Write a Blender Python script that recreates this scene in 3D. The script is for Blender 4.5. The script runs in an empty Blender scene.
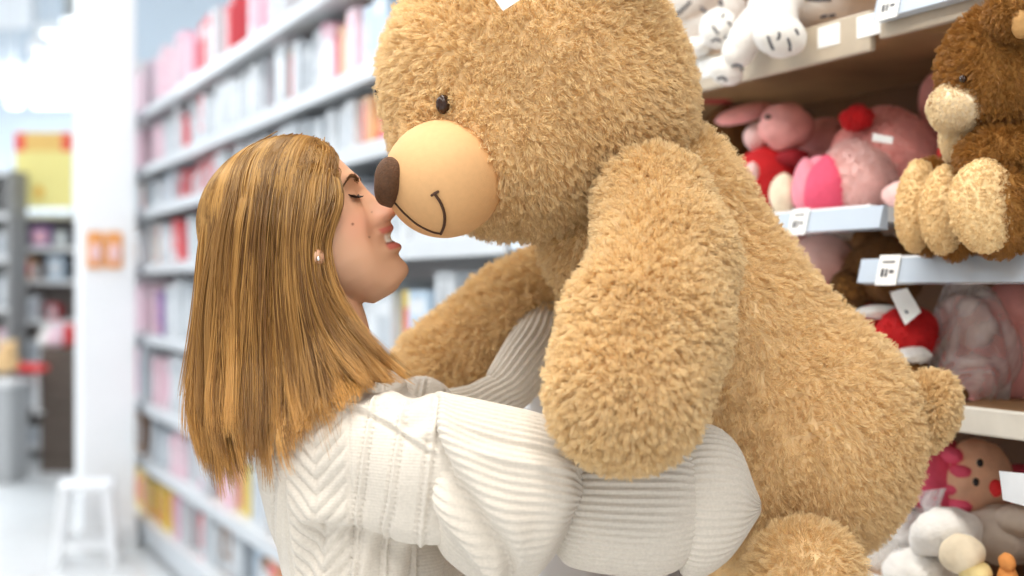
import bpy, bmesh, math, random
import numpy as np
from mathutils import Vector, Matrix, kdtree

# ------------------------------------------------------------------ camera, world, lights, exposure
SC = bpy.context.scene
COL = SC.collection
CAMZ = 1.45
F = 1024 * 50.0 / 36.0                    # focal length in pixels
cam_d = bpy.data.cameras.new('camera')
cam_d.lens = 50.0; cam_d.sensor_width = 36.0
cam_d.clip_start = 0.05; cam_d.clip_end = 100
cam_d.dof.use_dof = True
cam_d.dof.focus_distance = 1.64
cam_d.dof.aperture_fstop = 2.7
cam_d.dof.aperture_blades = 0
cam = bpy.data.objects.new('camera', cam_d); COL.objects.link(cam)
cam.location = (0, 0, CAMZ); cam.rotation_euler = (math.radians(90), 0, 0)
SC.camera = cam
SC.view_settings.view_transform = 'Standard'
SC.view_settings.look = 'None'
SC.view_settings.gamma = 1.0
SC.view_settings.use_curve_mapping = False
SC.view_settings.exposure = 0.33
SC.cycles.use_denoising = True
SC.cycles.max_bounces = 8
SC.cycles.sample_clamp_indirect = 6.0

world = bpy.data.worlds.new('store_light'); SC.world = world
world.use_nodes = True
wb = world.node_tree.nodes['Background']
wb.inputs[0].default_value = (1.0, 0.985, 0.96, 1); wb.inputs[1].default_value = 0.80

AISLE = math.radians(24.0)
EA = np.array([-math.sin(AISLE), math.cos(AISLE), 0.0])     # along the aisle, away from the camera
EN = np.array([math.cos(AISLE), math.sin(AISLE), 0.0])      # towards the shelving on the right
UP = np.array([0, 0, 1.0])
LIP = 1.35                                                  # distance of the shelf fronts from the camera's line

def S(s, n, z):
    return EA * s + EN * n + UP * z
def P(px, py, d):
    """a point of the place seen at that pixel at depth d"""
    return np.array([(px - 512) / F * d, d, CAMZ + (288 - py) / F * d])
def DN(px, n):
    phi = math.atan((px - 512) / F)
    return n * math.cos(phi) / math.sin(phi + AISLE)

def area_light(name, loc, sx, sy, power, color, rot=(0, 0, 0)):
    l = bpy.data.lights.new(name, 'AREA'); l.shape = 'RECTANGLE'; l.size = sx; l.size_y = sy
    l.energy = power; l.color = color
    o = bpy.data.objects.new(name, l); COL.objects.link(o); o.location = loc; o.rotation_euler = rot
    return o
FAR_FILL_LUMS = [(-4.45, 15.0), (-7.2, 13.0)]  # lamps added to brighten the far wall and displays
WARM = (1.0, 0.95, 0.87); COOL = (0.93, 0.97, 1.0)
LUM_Z = 3.95
LUMS = []                       # luminaires of the near aisle: (s, n)
for s in (-1.2, 1.6, 4.4, 7.2, 10.0):
    for n in (-1.3, 0.35):
        LUMS.append((s, n))
for k, (s, n) in enumerate(LUMS):
    area_light('ceiling_lamp_light', S(s, n, LUM_Z - 0.03), 0.3, 2.2, 42 if s < 3 else 20, WARM if s < 3 else COOL, (0, 0, AISLE))

for x, y in FAR_FILL_LUMS:
    area_light('ceiling_lamp_light', (x, y, LUM_Z - 0.03), 0.3, 2.2, 260, COOL)  # added fill light for the far end
random.seed(7); RNG = np.random.default_rng(11)

# ------------------------------------------------------------------ helpers
def smoothstep(a, b, x):
    t = np.clip((x - a) / (b - a), 0, 1); return t * t * (3 - 2 * t)

def new_mesh(name, verts, faces, smooth=True):
    me = bpy.data.meshes.new(name)
    verts = np.asarray(verts, dtype=np.float64)
    if isinstance(faces, np.ndarray):
        nf, k = faces.shape
        me.vertices.add(len(verts)); me.vertices.foreach_set('co', verts.astype(np.float32).ravel())
        me.loops.add(nf * k); me.loops.foreach_set('vertex_index', faces.astype(np.int32).ravel())
        me.polygons.add(nf); me.polygons.foreach_set('loop_start', np.arange(0, nf * k, k, dtype=np.int32))
        me.update(calc_edges=True)
    else:
        me.from_pydata([tuple(v) for v in verts], [], [tuple(int(i) for i in f) for f in faces]); me.update()
    if smooth:
        me.polygons.foreach_set('use_smooth', np.ones(len(me.polygons), dtype=bool))
    return me

class MB:
    """collects shapes into ONE mesh"""
    def __init__(self):
        self.v = []; self.f = []; self.m = []; self.n = 0; self.mats = []
    def add(self, verts, faces, mat=0):
        verts = np.asarray(verts, float)
        for f in (faces.tolist() if isinstance(faces, np.ndarray) else faces):
            self.f.append([i + self.n for i in f]); self.m.append(mat)
        self.v.append(verts); self.n += len(verts); return self
    def box(self, lo, hi, mat=0, fr=None):
        x0, y0, z0 = lo; x1, y1, z1 = hi
        v = np.array([(x0,y0,z0),(x1,y0,z0),(x1,y1,z0),(x0,y1,z0),(x0,y0,z1),(x1,y0,z1),(x1,y1,z1),(x0,y1,z1)], float)
        if fr: v = np.array([fr(*p) for p in v])
        return self.add(v, [(0,3,2,1),(4,5,6,7),(0,1,5,4),(1,2,6,5),(2,3,7,6),(3,0,4,7)], mat)
    def arrays(self):
        return np.concatenate(self.v), self.f
    def build(self, name, mats, parent=None, loc=(0, 0, 0), smooth=False, bevel=0):
        v, f = self.arrays()
        if not isinstance(mats, (list, tuple)): mats = [mats]
        me = new_mesh(name, v - np.asarray(loc), f, smooth)
        for m in mats: me.materials.append(m)
        me.polygons.foreach_set('material_index', np.array(self.m, dtype=np.int32)); me.update()
        bm = bmesh.new(); bm.from_mesh(me); bmesh.ops.recalc_face_normals(bm, faces=bm.faces); bm.to_mesh(me); bm.free()
        o = bpy.data.objects.new(name, me); COL.objects.link(o)
        if parent: o.parent = parent
        else: o.location = loc
        if bevel:
            b = o.modifiers.new('bevel', 'BEVEL'); b.width = bevel; b.segments = 2; b.limit_method = 'ANGLE'
        return o

def obj(name, vf, mat, parent=None, loc=(0, 0, 0), smooth=True):
    """one mesh object; verts are world coordinates, loc is the origin of the thing they belong to"""
    me = new_mesh(name, np.asarray(vf[0]) - np.asarray(loc), vf[1], smooth)
    for m in (mat if isinstance(mat, (list, tuple)) else [mat]): me.materials.append(m)
    o = bpy.data.objects.new(name, me); COL.objects.link(o)
    if parent: o.parent = parent
    else: o.location = loc
    return o

def tag(o, label, cat, group=None, kind=None):
    o['label'] = label; o['category'] = cat
    if group: o['group'] = group
    if kind: o['kind'] = kind
    return o
def thing(name, label, cat, loc=(0, 0, 0), rz=0, group=None):
    o = bpy.data.objects.new(name, None); COL.objects.link(o); o.empty_display_size = 0.05
    o.location = tuple(loc); o.rotation_euler = (0, 0, rz)
    return tag(o, label, cat, group)
def structure(o):
    o['kind'] = 'structure'; return o

def vf_join(*parts):
    vs, fs, n = [], [], 0
    for v, f in parts:
        v = np.asarray(v); vs.append(v)
        fl = f.tolist() if isinstance(f, np.ndarray) else f
        fs += [[i + n for i in q] for q in fl]; n += len(v)
    return np.concatenate(vs), fs

def blob(c, r, roll=0.0, lump=0.0, seed=0, nu=48, nv=28, yaw=0.0, pw=2.0, pinch=None):
    """soft ellipsoid; r = (x, depth, z); roll turns it in the plane facing the camera"""
    th = np.linspace(0, 2 * np.pi, nu, endpoint=False); ph = np.linspace(0, np.pi, nv + 1)[1:-1]
    PH, TH = np.meshgrid(ph, th, indexing='ij')
    def spw(x): return np.sign(x) * np.abs(x) ** (2 / pw)
    d = np.stack([spw(np.sin(PH)) * spw(np.cos(TH)), spw(np.sin(PH)) * spw(np.sin(TH)), spw(np.cos(PH))], -1).reshape(-1, 3)
    d = np.vstack([d, [[0, 0, 1], [0, 0, -1]]])
    k = np.ones(len(d))
    if lump:
        rs = np.random.default_rng(seed)
        for _ in range(7):
            w = rs.normal(size=3) * rs.uniform(2, 6); k += lump * np.sin(d @ w + rs.uniform(0, 6.28)) / 2.2
    v = d * k[:, None] * np.asarray(r)
    if pinch is not None: v[:, 0] *= 1 + pinch * v[:, 2] / r[2]; 
    if yaw:
        cy, sy = math.cos(yaw), math.sin(yaw); v = v @ np.array([[cy, -sy, 0], [sy, cy, 0], [0, 0, 1]]).T
    cr, sr = math.cos(roll), math.sin(roll)
    v = v @ np.array([[cr, 0, -sr], [0, 1, 0], [sr, 0, cr]]).T
    v = v + np.asarray(c)
    f = []
    for i in range(nv - 2):
        for j in range(nu):
            j2 = (j + 1) % nu
            f.append((i * nu + j, (i + 1) * nu + j, (i + 1) * nu + j2, i * nu + j2))
    t, b = len(v) - 2, len(v) - 1
    for j in range(nu):
        j2 = (j + 1) % nu
        f.append((t, j, j2)); f.append((b, (nv - 2) * nu + j2, (nv - 2) * nu + j))
    return v, f

def spline(pts, n):
    """Catmull-Rom through the rows of pts (any number of columns)"""
    p = np.asarray(pts, float); p = np.vstack([2 * p[0] - p[1], p, 2 * p[-1] - p[-2]])
    m = len(p) - 3; t = np.linspace(0, m, n); i = np.minimum(t.astype(int), m - 1); u = (t - i)[:, None]
    a, b, c, d = p[i], p[i + 1], p[i + 2], p[i + 3]
    return 0.5 * (2 * b + (c - a) * u + (2 * a - 5 * b + 4 * c - d) * u ** 2 + (3 * b - a - 3 * c + d) * u ** 3)

def tube(pts, radii, nth=16, n=None, caps=True, up=(0, 0, 1), T0=None):
    """round tube through pts with radii (n or n x 2), rounded ends; returns verts, faces"""
    p = np.asarray(pts, float); r = np.asarray(radii, float)
    if r.ndim == 0: r = np.full(len(p), float(r))
    if r.ndim == 1: r = np.stack([r, r], 1)
    if n:
        q = spline(np.hstack([p, r]), n); p, r = q[:, :3], q[:, 3:]
    T = np.gradient(p, axis=0); T /= np.linalg.norm(T, axis=1)[:, None] + 1e-12
    if T0 is not None: T = np.repeat(np.asarray(T0, float)[None] / np.linalg.norm(T0), len(p), 0)
    if caps:
        k = 5; L0, L1 = r[0].mean(), r[-1].mean()
        a = np.linspace(0, np.pi / 2, k + 1)[:-1]
        pre = np.array([p[0] - T[0] * L0 * math.cos(x) for x in a]); prr = np.array([r[0] * max(math.sin(x), 0.03) for x in a])
        post = np.array([p[-1] + T[-1] * L1 * math.cos(x) for x in a[::-1]]); por = np.array([r[-1] * max(math.sin(x), 0.03) for x in a[::-1]])
        T = np.vstack([np.repeat(T[:1], k, 0), T, np.repeat(T[-1:], k, 0)])
        p = np.vstack([pre, p, post]); r = np.vstack([prr, r, por])
    th = np.linspace(0, 2 * np.pi, nth, endpoint=False)
    upv = np.asarray(up, float)
    A = np.cross(T, upv); bad = np.linalg.norm(A, axis=1) < 1e-3
    A[bad] = np.cross(T[bad], np.array([0.3, 1, 0.1])); A /= np.linalg.norm(A, axis=1)[:, None]
    B = np.cross(A, T)
    v = p[:, None] + A[:, None] * (np.cos(th)[None, :, None] * r[:, 0][:, None, None]) + B[:, None] * (np.sin(th)[None, :, None] * r[:, 1][:, None, None])
    m = len(p); v = v.reshape(-1, 3)
    f = [(i * nth + j, i * nth + (j + 1) % nth, (i + 1) * nth + (j + 1) % nth, (i + 1) * nth + j) for i in range(m - 1) for j in range(nth)]
    f.append(tuple(range(nth))[::-1]); f.append(tuple(range((m - 1) * nth, m * nth)))
    f = [q[::-1] for q in f]
    return v, f

def surfnet(fn, lo, hi, h):
    """surface net of fn(x,y,z)=0 on a grid"""
    lo = np.asarray(lo, float); hi = np.asarray(hi, float)
    n = np.ceil((hi - lo) / h).astype(int) + 1
    ax = [lo[i] + h * np.arange(n[i]) for i in range(3)]
    X, Y, Z = np.meshgrid(*ax, indexing='ij', sparse=True)
    val = fn(X, Y, Z).astype(np.float32)
    ins = val < 0
    c = np.zeros(np.array(ins.shape) - 1, np.uint8)
    for i in (0, 1):
        for j in (0, 1):
            for k in (0, 1):
                c += ins[i:i + c.shape[0], j:j + c.shape[1], k:k + c.shape[2]]
    act = (c > 0) & (c < 8)
    idx = -np.ones(c.shape, np.int64); cells = np.argwhere(act); idx[act] = np.arange(len(cells))
    acc = np.zeros((len(cells), 3)); cnt = np.zeros(len(cells))
    cor = [(i, j, k) for i in (0, 1) for j in (0, 1) for k in (0, 1)]
    cv = {q: val[cells[:, 0] + q[0], cells[:, 1] + q[1], cells[:, 2] + q[2]] for q in cor}
    for a in cor:
        for d in range(3):
            if a[d] == 0:
                b = list(a); b[d] = 1; b = tuple(b)
                va, vb = cv[a], cv[b]; m = (va < 0) != (vb < 0)
                t = np.where(m, va / np.where(m, va - vb, 1), 0)
                pt = np.array(a, float)[None] + np.zeros((len(cells), 3)); pt[:, d] += t
                acc[m] += pt[m]; cnt[m] += 1
    v = lo + h * (cells + acc / np.maximum(cnt, 1)[:, None])
    quads = []
    for d in range(3):
        u, w = (d + 1) % 3, (d + 2) % 3
        sl0 = [slice(1, -1)] * 3; sl0[d] = slice(0, -1); sl1 = list(sl0); sl1[d] = slice(1, None)
        a = ins[tuple(sl0)]; b = ins[tuple(sl1)]
        for flip in (False, True):
            e = np.argwhere(a & ~b if not flip else ~a & b)
            if not len(e): continue
            e[:, u] += 1; e[:, w] += 1
            def at(du, dw):
                q = e.copy(); q[:, u] += du; q[:, w] += dw; return idx[q[:, 0], q[:, 1], q[:, 2]]
            Q = np.stack([at(-1, -1), at(0, -1), at(0, 0), at(-1, 0)], 1)
            quads.append(Q[:, ::-1] if flip else Q)
    return v, np.concatenate(quads)

def smin(a, b, k):
    h = np.clip(0.5 + 0.5 * (b - a) / k, 0, 1); return b + (a - b) * h - k * h * (1 - h)
def sd_ell(c, r, roll=0.0):
    cr, sr = math.cos(roll), math.sin(roll)
    def f(X, Y, Z):
        x, y, z = X - c[0], Y - c[1], Z - c[2]
        x, z = cr * x + sr * z, -sr * x + cr * z
        k0 = np.sqrt((x / r[0]) ** 2 + (y / r[1]) ** 2 + (z / r[2]) ** 2)
        return (k0 - 1) * min(r)
    return f
def sd_cone(a, b, ra, rb, ys=1.0):
    """capsule from a to b with radii; ys squeezes depth"""
    a = np.asarray(a, float); b = np.asarray(b, float); ab = b - a; L = ab @ ab
    def f(X, Y, Z):
        t = np.clip(((X - a[0]) * ab[0] + (Y - a[1]) * ab[1] + (Z - a[2]) * ab[2]) / L, 0, 1)
        dx, dy, dz = X - a[0] - t * ab[0], (Y - a[1] - t * ab[1]) / ys, Z - a[2] - t * ab[2]
        return np.sqrt(dx * dx + dy * dy + dz * dz) - (ra + (rb - ra) * t)
    return f
def sd_union(fs, k):
    def f(X, Y, Z):
        r = fs[0](X, Y, Z)
        for g in fs[1:]: r = smin(r, g(X, Y, Z), k)
        return r
    return f

def vnormals(v, f):
    v = np.asarray(v); n = np.zeros_like(v)
    if isinstance(f, np.ndarray): tris = np.vstack([f[:, [0, 1, 2]], f[:, [0, 2, 3]]]) if f.shape[1] == 4 else f
    else:
        t = []
        for q in f:
            for i in range(1, len(q) - 1): t.append((q[0], q[i], q[i + 1]))
        tris = np.array(t)
    a, b, c = v[tris[:, 0]], v[tris[:, 1]], v[tris[:, 2]]
    fn = np.cross(b - a, c - a)
    for i in range(3): np.add.at(n, tris[:, i], fn)
    n /= np.linalg.norm(n, axis=1)[:, None] + 1e-12
    return n, tris, np.linalg.norm(fn, axis=1) / 2

def relax(v, f, it=2, lam=0.5):
    f = np.asarray(f)
    e = np.vstack([f[:, [i, (i + 1) % f.shape[1]]] for i in range(f.shape[1])])
    for _ in range(it):
        s = np.zeros_like(v); c = np.zeros(len(v))
        for a, b in ((0, 1), (1, 0)):
            np.add.at(s, e[:, a], v[e[:, b]]); np.add.at(c, e[:, a], 1)
        v = v + lam * (s / np.maximum(c, 1)[:, None] - v)
    return v

# ------------------------------------------------------------------ materials (all procedural)
MATS = {}
def mat(name, col, rough=0.6, var=0.06, scale=30.0, bump=0.0, bscale=120.0, sheen=0.0, spec=0.4, sss=0.0, emit=0.0, alpha=1.0, trans=0.0, metal=0.0, coat=0.0):
    if name in MATS: return MATS[name]
    m = bpy.data.materials.new(name); m.use_nodes = True; nt = m.node_tree; N = nt.nodes; L = nt.links
    b = N['Principled BSDF']; b.inputs['Roughness'].default_value = rough
    b.inputs['Specular IOR Level'].default_value = spec; b.inputs['Metallic'].default_value = metal
    tc = N.new('ShaderNodeTexCoord')
    if var:
        nz = N.new('ShaderNodeTexNoise'); nz.inputs['Scale'].default_value = scale; nz.inputs['Detail'].default_value = 4
        L.new(tc.outputs['Object'], nz.inputs['Vector'])
        r = N.new('ShaderNodeValToRGB')
        r.color_ramp.elements[0].position = 0.3; r.color_ramp.elements[1].position = 0.7
        r.color_ramp.elements[0].color = tuple(max(0, c * (1 - var)) for c in col) + (1,)
        r.color_ramp.elements[1].color = tuple(min(1, c * (1 + var)) for c in col) + (1,)
        L.new(nz.outputs['Fac'], r.inputs['Fac']); L.new(r.outputs['Color'], b.inputs['Base Color'])
    else: b.inputs['Base Color'].default_value = tuple(col) + (1,)
    if bump:
        n2 = N.new('ShaderNodeTexNoise'); n2.inputs['Scale'].default_value = bscale; n2.inputs['Detail'].default_value = 3
        L.new(tc.outputs['Object'], n2.inputs['Vector'])
        bp = N.new('ShaderNodeBump'); bp.inputs['Strength'].default_value = bump; bp.inputs['Distance'].default_value = 0.004
        L.new(n2.outputs['Fac'], bp.inputs['Height']); L.new(bp.outputs['Normal'], b.inputs['Normal'])
    if sheen:
        b.inputs['Sheen Weight'].default_value = sheen; b.inputs['Sheen Roughness'].default_value = 0.5
        b.inputs['Sheen Tint'].default_value = tuple(min(1, c * 1.2) for c in col) + (1,)
    if sss:
        b.inputs['Subsurface Weight'].default_value = sss; b.inputs['Subsurface Radius'].default_value = (1, 0.35, 0.2); b.inputs['Subsurface Scale'].default_value = 0.006
    if emit:
        b.inputs['Emission Color'].default_value = tuple(col) + (1,); b.inputs['Emission Strength'].default_value = emit
    if alpha < 1: b.inputs['Alpha'].default_value = alpha
    if trans: b.inputs['Transmission Weight'].default_value = trans
    if coat: b.inputs['Coat Weight'].default_value = coat
    MATS[name] = m; return m

def fur_mat(name, col, var=0.14, transl=0.3):
    if name in MATS: return MATS[name]
    m = bpy.data.materials.new(name); m.use_nodes = True; nt = m.node_tree; N = nt.nodes; L = nt.links
    N.remove(N['Principled BSDF']); out = N['Material Output']
    hi = N.new('ShaderNodeHairInfo'); r = N.new('ShaderNodeValToRGB')
    r.color_ramp.elements[0].color = tuple(c * (1 - var) for c in col) + (1,)
    r.color_ramp.elements[1].color = tuple(min(1, c * (1 + var)) for c in col) + (1,)
    L.new(hi.outputs['Random'], r.inputs['Fac'])
    d = N.new('ShaderNodeBsdfDiffuse'); t = N.new('ShaderNodeBsdfTranslucent'); g = N.new('ShaderNodeBsdfGlossy')
    g.inputs['Roughness'].default_value = 0.45
    mx = N.new('ShaderNodeMixShader'); mx.inputs[0].default_value = transl
    m2 = N.new('ShaderNodeMixShader'); m2.inputs[0].default_value = 0.04
    for q in (d, t): L.new(r.outputs['Color'], q.inputs['Color'])
    L.new(d.outputs[0], mx.inputs[1]); L.new(t.outputs[0], mx.inputs[2])
    L.new(mx.outputs[0], m2.inputs[1]); L.new(g.outputs[0], m2.inputs[2]); L.new(m2.outputs[0], out.inputs['Surface'])
    MATS[name] = m; return m

def curves_object(name, pts, rad, material, parent):
    """pts (n, k, 3) strands in the parent's coordinates"""
    n, k, _ = pts.shape
    hc = bpy.data.hair_curves.new(name); hc.add_curves([k] * n)
    hc.attributes['position'].data.foreach_set('vector', pts.astype(np.float32).ravel())
    ra = hc.attributes.get('radius') or hc.attributes.new('radius', 'FLOAT', 'POINT')
    ra.data.foreach_set('value', np.broadcast_to(rad, (n, k)).astype(np.float32).ravel())
    hc.materials.append(material)
    o = bpy.data.objects.new(name, hc); COL.objects.link(o); o.parent = parent
    return o

def field(p, seed, freq):
    rs = np.random.default_rng(seed); out = np.zeros((len(p), 3))
    for _ in range(5):
        W = rs.normal(size=(3, 3)) * freq; out += np.sin(p @ W + rs.uniform(0, 6.28, 3))
    return out / 2.2

def fur(vf, n, length, material, parent, loc=(0, 0, 0), comb=(0, 0, -1), combw=0.45, messy=0.30, curl=0.0013, per=8, clump=0.52, r0=0.00038, r1=0.00018, seed=1, k=5, keep=None, name='fur'):
    v, f = vf
    nrm, tris, ar = vnormals(v, f)
    rs = np.random.default_rng(seed)
    ti = rs.choice(len(tris), n, p=ar / ar.sum()); b = rs.dirichlet((1, 1, 1), n)
    root = (v[tris[ti]] * b[:, :, None]).sum(1); nr = (nrm[tris[ti]] * b[:, :, None]).sum(1)
    nr /= np.linalg.norm(nr, axis=1)[:, None] + 1e-9
    if keep is not None:
        m = keep(root, nr); root, nr = root[m], nr[m]; n = len(root)
    nc = max(4, n // per); ci = rs.choice(n, nc, replace=False)
    kd = kdtree.KDTree(nc)
    for i, c in enumerate(ci): kd.insert(root[c], i)
    kd.balance()
    own = np.array([kd.find(p)[1] for p in root])
    cb = np.asarray(comb, float)
    tang = cb[None] - nr * (nr @ cb)[:, None]
    sw = field(root, seed + 5, 28.0)
    crand = rs.normal(size=(nc, 3)) * messy
    d = nr * 0.75 + tang * combw + sw * messy * 0.5 + crand[own] * 0.75 + rs.normal(size=(n, 3)) * 0.16
    under = (d * nr).sum(1); d += nr * np.maximum(0, 0.25 - under)[:, None]
    d /= np.linalg.norm(d, axis=1)[:, None]
    clen = length * rs.uniform(0.75, 1.2, nc); ln = clen[own] * rs.uniform(0.8, 1.1, n)
    ctip = root[ci] + d[ci] * clen[:, None]
    t = np.linspace(0, 1, k)
    A = np.cross(d, np.array([0.31, 0.87, 0.4])); A /= np.linalg.norm(A, axis=1)[:, None] + 1e-9; B = np.cross(d, A)
    ph = (rs.uniform(0, 6.28, nc))[own] + rs.normal(size=n) * 0.4
    pts = np.empty((n, k, 3))
    for i, x in enumerate(t):
        q = root + d * (ln * x)[:, None]
        q = q + (ctip[own] - q) * (clump * x ** 1.3)
        a = curl * x ** 0.7
        q = q + A * (a * np.cos(ph + 5.2 * x))[:, None] + B * (a * np.sin(ph + 5.2 * x))[:, None]
        pts[:, i] = q - nr * 0.001 * (i == 0)
    rad = r0 + (r1 - r0) * t
    return curves_object(name, pts - np.asarray(loc), rad[None], material, parent)

M_white = mat('white_paint', (0.92, 0.94, 0.96), 0.5, 0.02, 3)
M_metal = mat('shelf_white_metal', (0.78, 0.79, 0.8), 0.4, 0.02, 5)
M_greymetal = mat('shelf_grey_metal', (0.62, 0.66, 0.7), 0.4, 0.03, 5)
M_brownshelf = mat('shelf_brown_laminate', (0.36, 0.20, 0.09), 0.5, 0.18, 9)
M_backboard = mat('shelf_back_board', (0.15, 0.065, 0.022), 0.6, 0.15, 7)
M_strip = mat('price_strip_plastic', (0.50, 0.58, 0.68), 0.18, 0.03, 6, spec=0.6, coat=0.4)
M_paper = mat('paper_white', (0.9, 0.9, 0.88), 0.6, 0.02, 20)
M_ink = mat('ink', (0.08, 0.08, 0.09), 0.6, 0)
M_lamp = mat('lamp_diffuser', (1, 1, 1), 0.5, 0, emit=1.5)
M_dark = mat('dark_grey_brown', (0.13, 0.1, 0.08), 0.6, 0.2, 6)
M_black = mat('black_gap', (0.02, 0.015, 0.012), 0.6, 0.1, 6)

# ------------------------------------------------------------------ the setting
def floor_mat():
    m = bpy.data.materials.new('floor_tiles'); m.use_nodes = True; nt = m.node_tree; N = nt.nodes; L = nt.links
    b = N['Principled BSDF']; b.inputs['Roughness'].default_value = 0.22
    tc = N.new('ShaderNodeTexCoord'); br = N.new('ShaderNodeTexBrick'); br.offset = 0
    br.inputs['Scale'].default_value = 1.0; br.inputs['Brick Width'].default_value = 0.6; br.inputs['Row Height'].default_value = 0.6
    br.inputs['Mortar Size'].default_value = 0.004
    br.inputs['Color1'].default_value = (0.78, 0.80, 0.81, 1); br.inputs['Color2'].default_value = (0.81, 0.83, 0.84, 1); br.inputs['Mortar'].default_value = (0.62, 0.64, 0.66, 1)
    L.new(tc.outputs['Object'], br.inputs['Vector']); L.new(br.outputs['Color'], b.inputs['Base Color'])
    return m
mb = MB().box((-16, -8, -0.1), (16, 22, 0)); structure(mb.build('floor', floor_mat()))
mb = MB().box((-16, -8, 5.2), (16, 22, 5.3)); structure(mb.build('ceiling', mat('ceiling_paint', (0.8, 0.82, 0.84), 0.8, 0.02, 2)))
mb = MB().box((-16, 18, 0), (16, 18.2, 5.2)); structure(mb.build('wall_back', mat('wall_paint_blue_grey', (0.62, 0.70, 0.78), 0.8, 0.03, 0.6)))

def sbox(s0, s1, n0, n1, z0, z1, m=None, mi=0):
    m = m or MB()
    return m.box((s0, n0, z0), (s1, n1, z1), mi, lambda a, b, c: S(a, b, c))

# ceiling luminaires over the near aisle
for k, (s, n) in enumerate(LUMS):
    base = S(s, n, LUM_Z)
    where = ['behind the camera', 'over the bear', 'over the book shelves', 'near the end of the aisle', 'past the pillar'][k // 2]
    t = thing('ceiling_light', 'long white ceiling luminaire %s, %s row' % (where, 'aisle-side' if k % 2 == 0 else 'shelf-side'), 'ceiling light', base)
    h = sbox(s - 1.15, s + 1.15, n - 0.18, n + 0.18, LUM_Z, LUM_Z + 0.08).build('housing', M_white, t, base)
    mbx = sbox(s - 1.1, s + 1.1, n - 0.15, n + 0.15, LUM_Z - 0.012, LUM_Z + 0.0); mbx.build('diffuser', M_lamp, t, base)
    for q in (-0.8, 0.8): MB().add(*tube([S(s + q, n, LUM_Z + 0.08), S(s + q, n, 5.2)], 0.008, 8, caps=False)).build('suspension_rod', M_metal, t, base)

for (x, y), nm in zip(FAR_FILL_LUMS, ('over the far end behind the pillar', 'over the far displays at the left')):  # fixtures made up to carry the added far fill lights
    t = thing('ceiling_light', 'added long white fill luminaire ' + nm, 'ceiling light', (x, y, LUM_Z))
    MB().box((-.18, -1.15, 0), (.18, 1.15, .08)).build('housing', M_white, t)
    MB().box((-.15, -1.1, -.012), (.15, 1.1, 0)).build('diffuser', M_lamp, t)
    for q in (-.8, .8): MB().add(*tube([(0, q, .08), (0, q, 5.2 - LUM_Z)], .008, 8, caps=False)).build('suspension_rod', M_metal, t)

# ------------------------------------------------------------------ shelving on the right of the aisle
BACK = LIP + 0.46
def back_panel(s0, s1, z1, material, label):
    o = sbox(s0, s1, BACK, BACK + 0.04, 0, z1).build('shelving_back', material, None, S((s0 + s1) / 2, BACK, 0))
    return tag(o, label, 'back panel')
back_panel(0.35, 1.70, 2.6, M_backboard, 'brown back panel behind the seated brown teddy bear')
back_panel(1.70, 3.05, 2.6, M_backboard, 'brown back panel behind the pink soft toys')
back_panel(3.05, 9.30, 3.0, M_metal, 'white back panel behind the blurred rows of boxes')
def upright(s, z1, label, m=M_metal):
    tag(sbox(s - 0.02, s + 0.02, LIP + 0.04, BACK, 0, z1).build('shelf_upright', m, None, S(s, BACK, 0), bevel=0.004), label, 'upright')
upright(3.05, 2.9, 'side panel between the toys and the boxed goods')
upright(9.28, 2.9, 'end panel of the long shelving beside the white pillar')

def shelf(s0, s1, z, th, label, board=M_metal, strip=None, strip_s=None, lipm=M_metal, tags=(), group=None, under=None):
    base = S((s0 + s1) / 2, LIP, z)
    t = thing('shelf', label, 'shelf', base, 0, group)
    sbox(s0, s1, LIP + 0.012, BACK, z - 0.022, z).build('board', board, t, base)
    sbox(s0, s1, LIP, LIP + 0.012, z - th, z + 0.003).build('front_edge', lipm, t, base, bevel=0.003)
    if strip:
        a, b = strip_s or (s0, s1)
        m = MB()
        v = []
        for s_ in (a, b):
            for (dn, dz) in ((-0.004, -0.001), (-0.012, -0.001), (-0.020, -strip), (-0.004, -strip - 0.003)):
                v.append(S(s_, LIP + dn, z + dz))
        m.add(np.array(v), [(0, 1, 2, 3), (7, 6, 5, 4), (0, 4, 5, 1), (1, 5, 6, 2), (2, 6, 7, 3), (3, 7, 4, 0)])
        ps = m.build('price_strip', M_strip, t, base)
        for q in tags:
            pm = MB()
            hw = 0.023
            pv = [S(q + hw, LIP - 0.0135, z + 0.004), S(q - hw, LIP - 0.0135, z + 0.004), S(q - hw, LIP - 0.0235, z - strip - 0.004), S(q + hw, LIP - 0.0235, z - strip - 0.004)]
            pv = np.array(pv); pm.add(np.vstack([pv, pv + EN * 0.001]), [(0, 1, 2, 3), (7, 6, 5, 4), (0, 4, 5, 1), (1, 5, 6, 2), (2, 6, 7, 3), (3, 7, 4, 0)])
            def at(u, w): return pv[0] + (pv[1] - pv[0]) * u + (pv[3] - pv[0]) * w - EN * 0.0008
            for (u0, u1, w0, w1) in ((0.2, 0.35, 0.45, 0.72), (0.42, 0.52, 0.45, 0.72), (0.6, 0.82, 0.5, 0.6), (0.2, 0.8, 0.2, 0.26)):
                pm.add(np.array([at(u0, w0), at(u1, w0), at(u1, w1), at(u0, w1)]), [(0, 1, 2, 3)], 1)
            pm.build('price_label', [M_paper, M_ink], ps, base)
    return t
s_of = lambda px: LIP / math.tan(math.atan((px - 512) / F) + AISLE)
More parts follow.
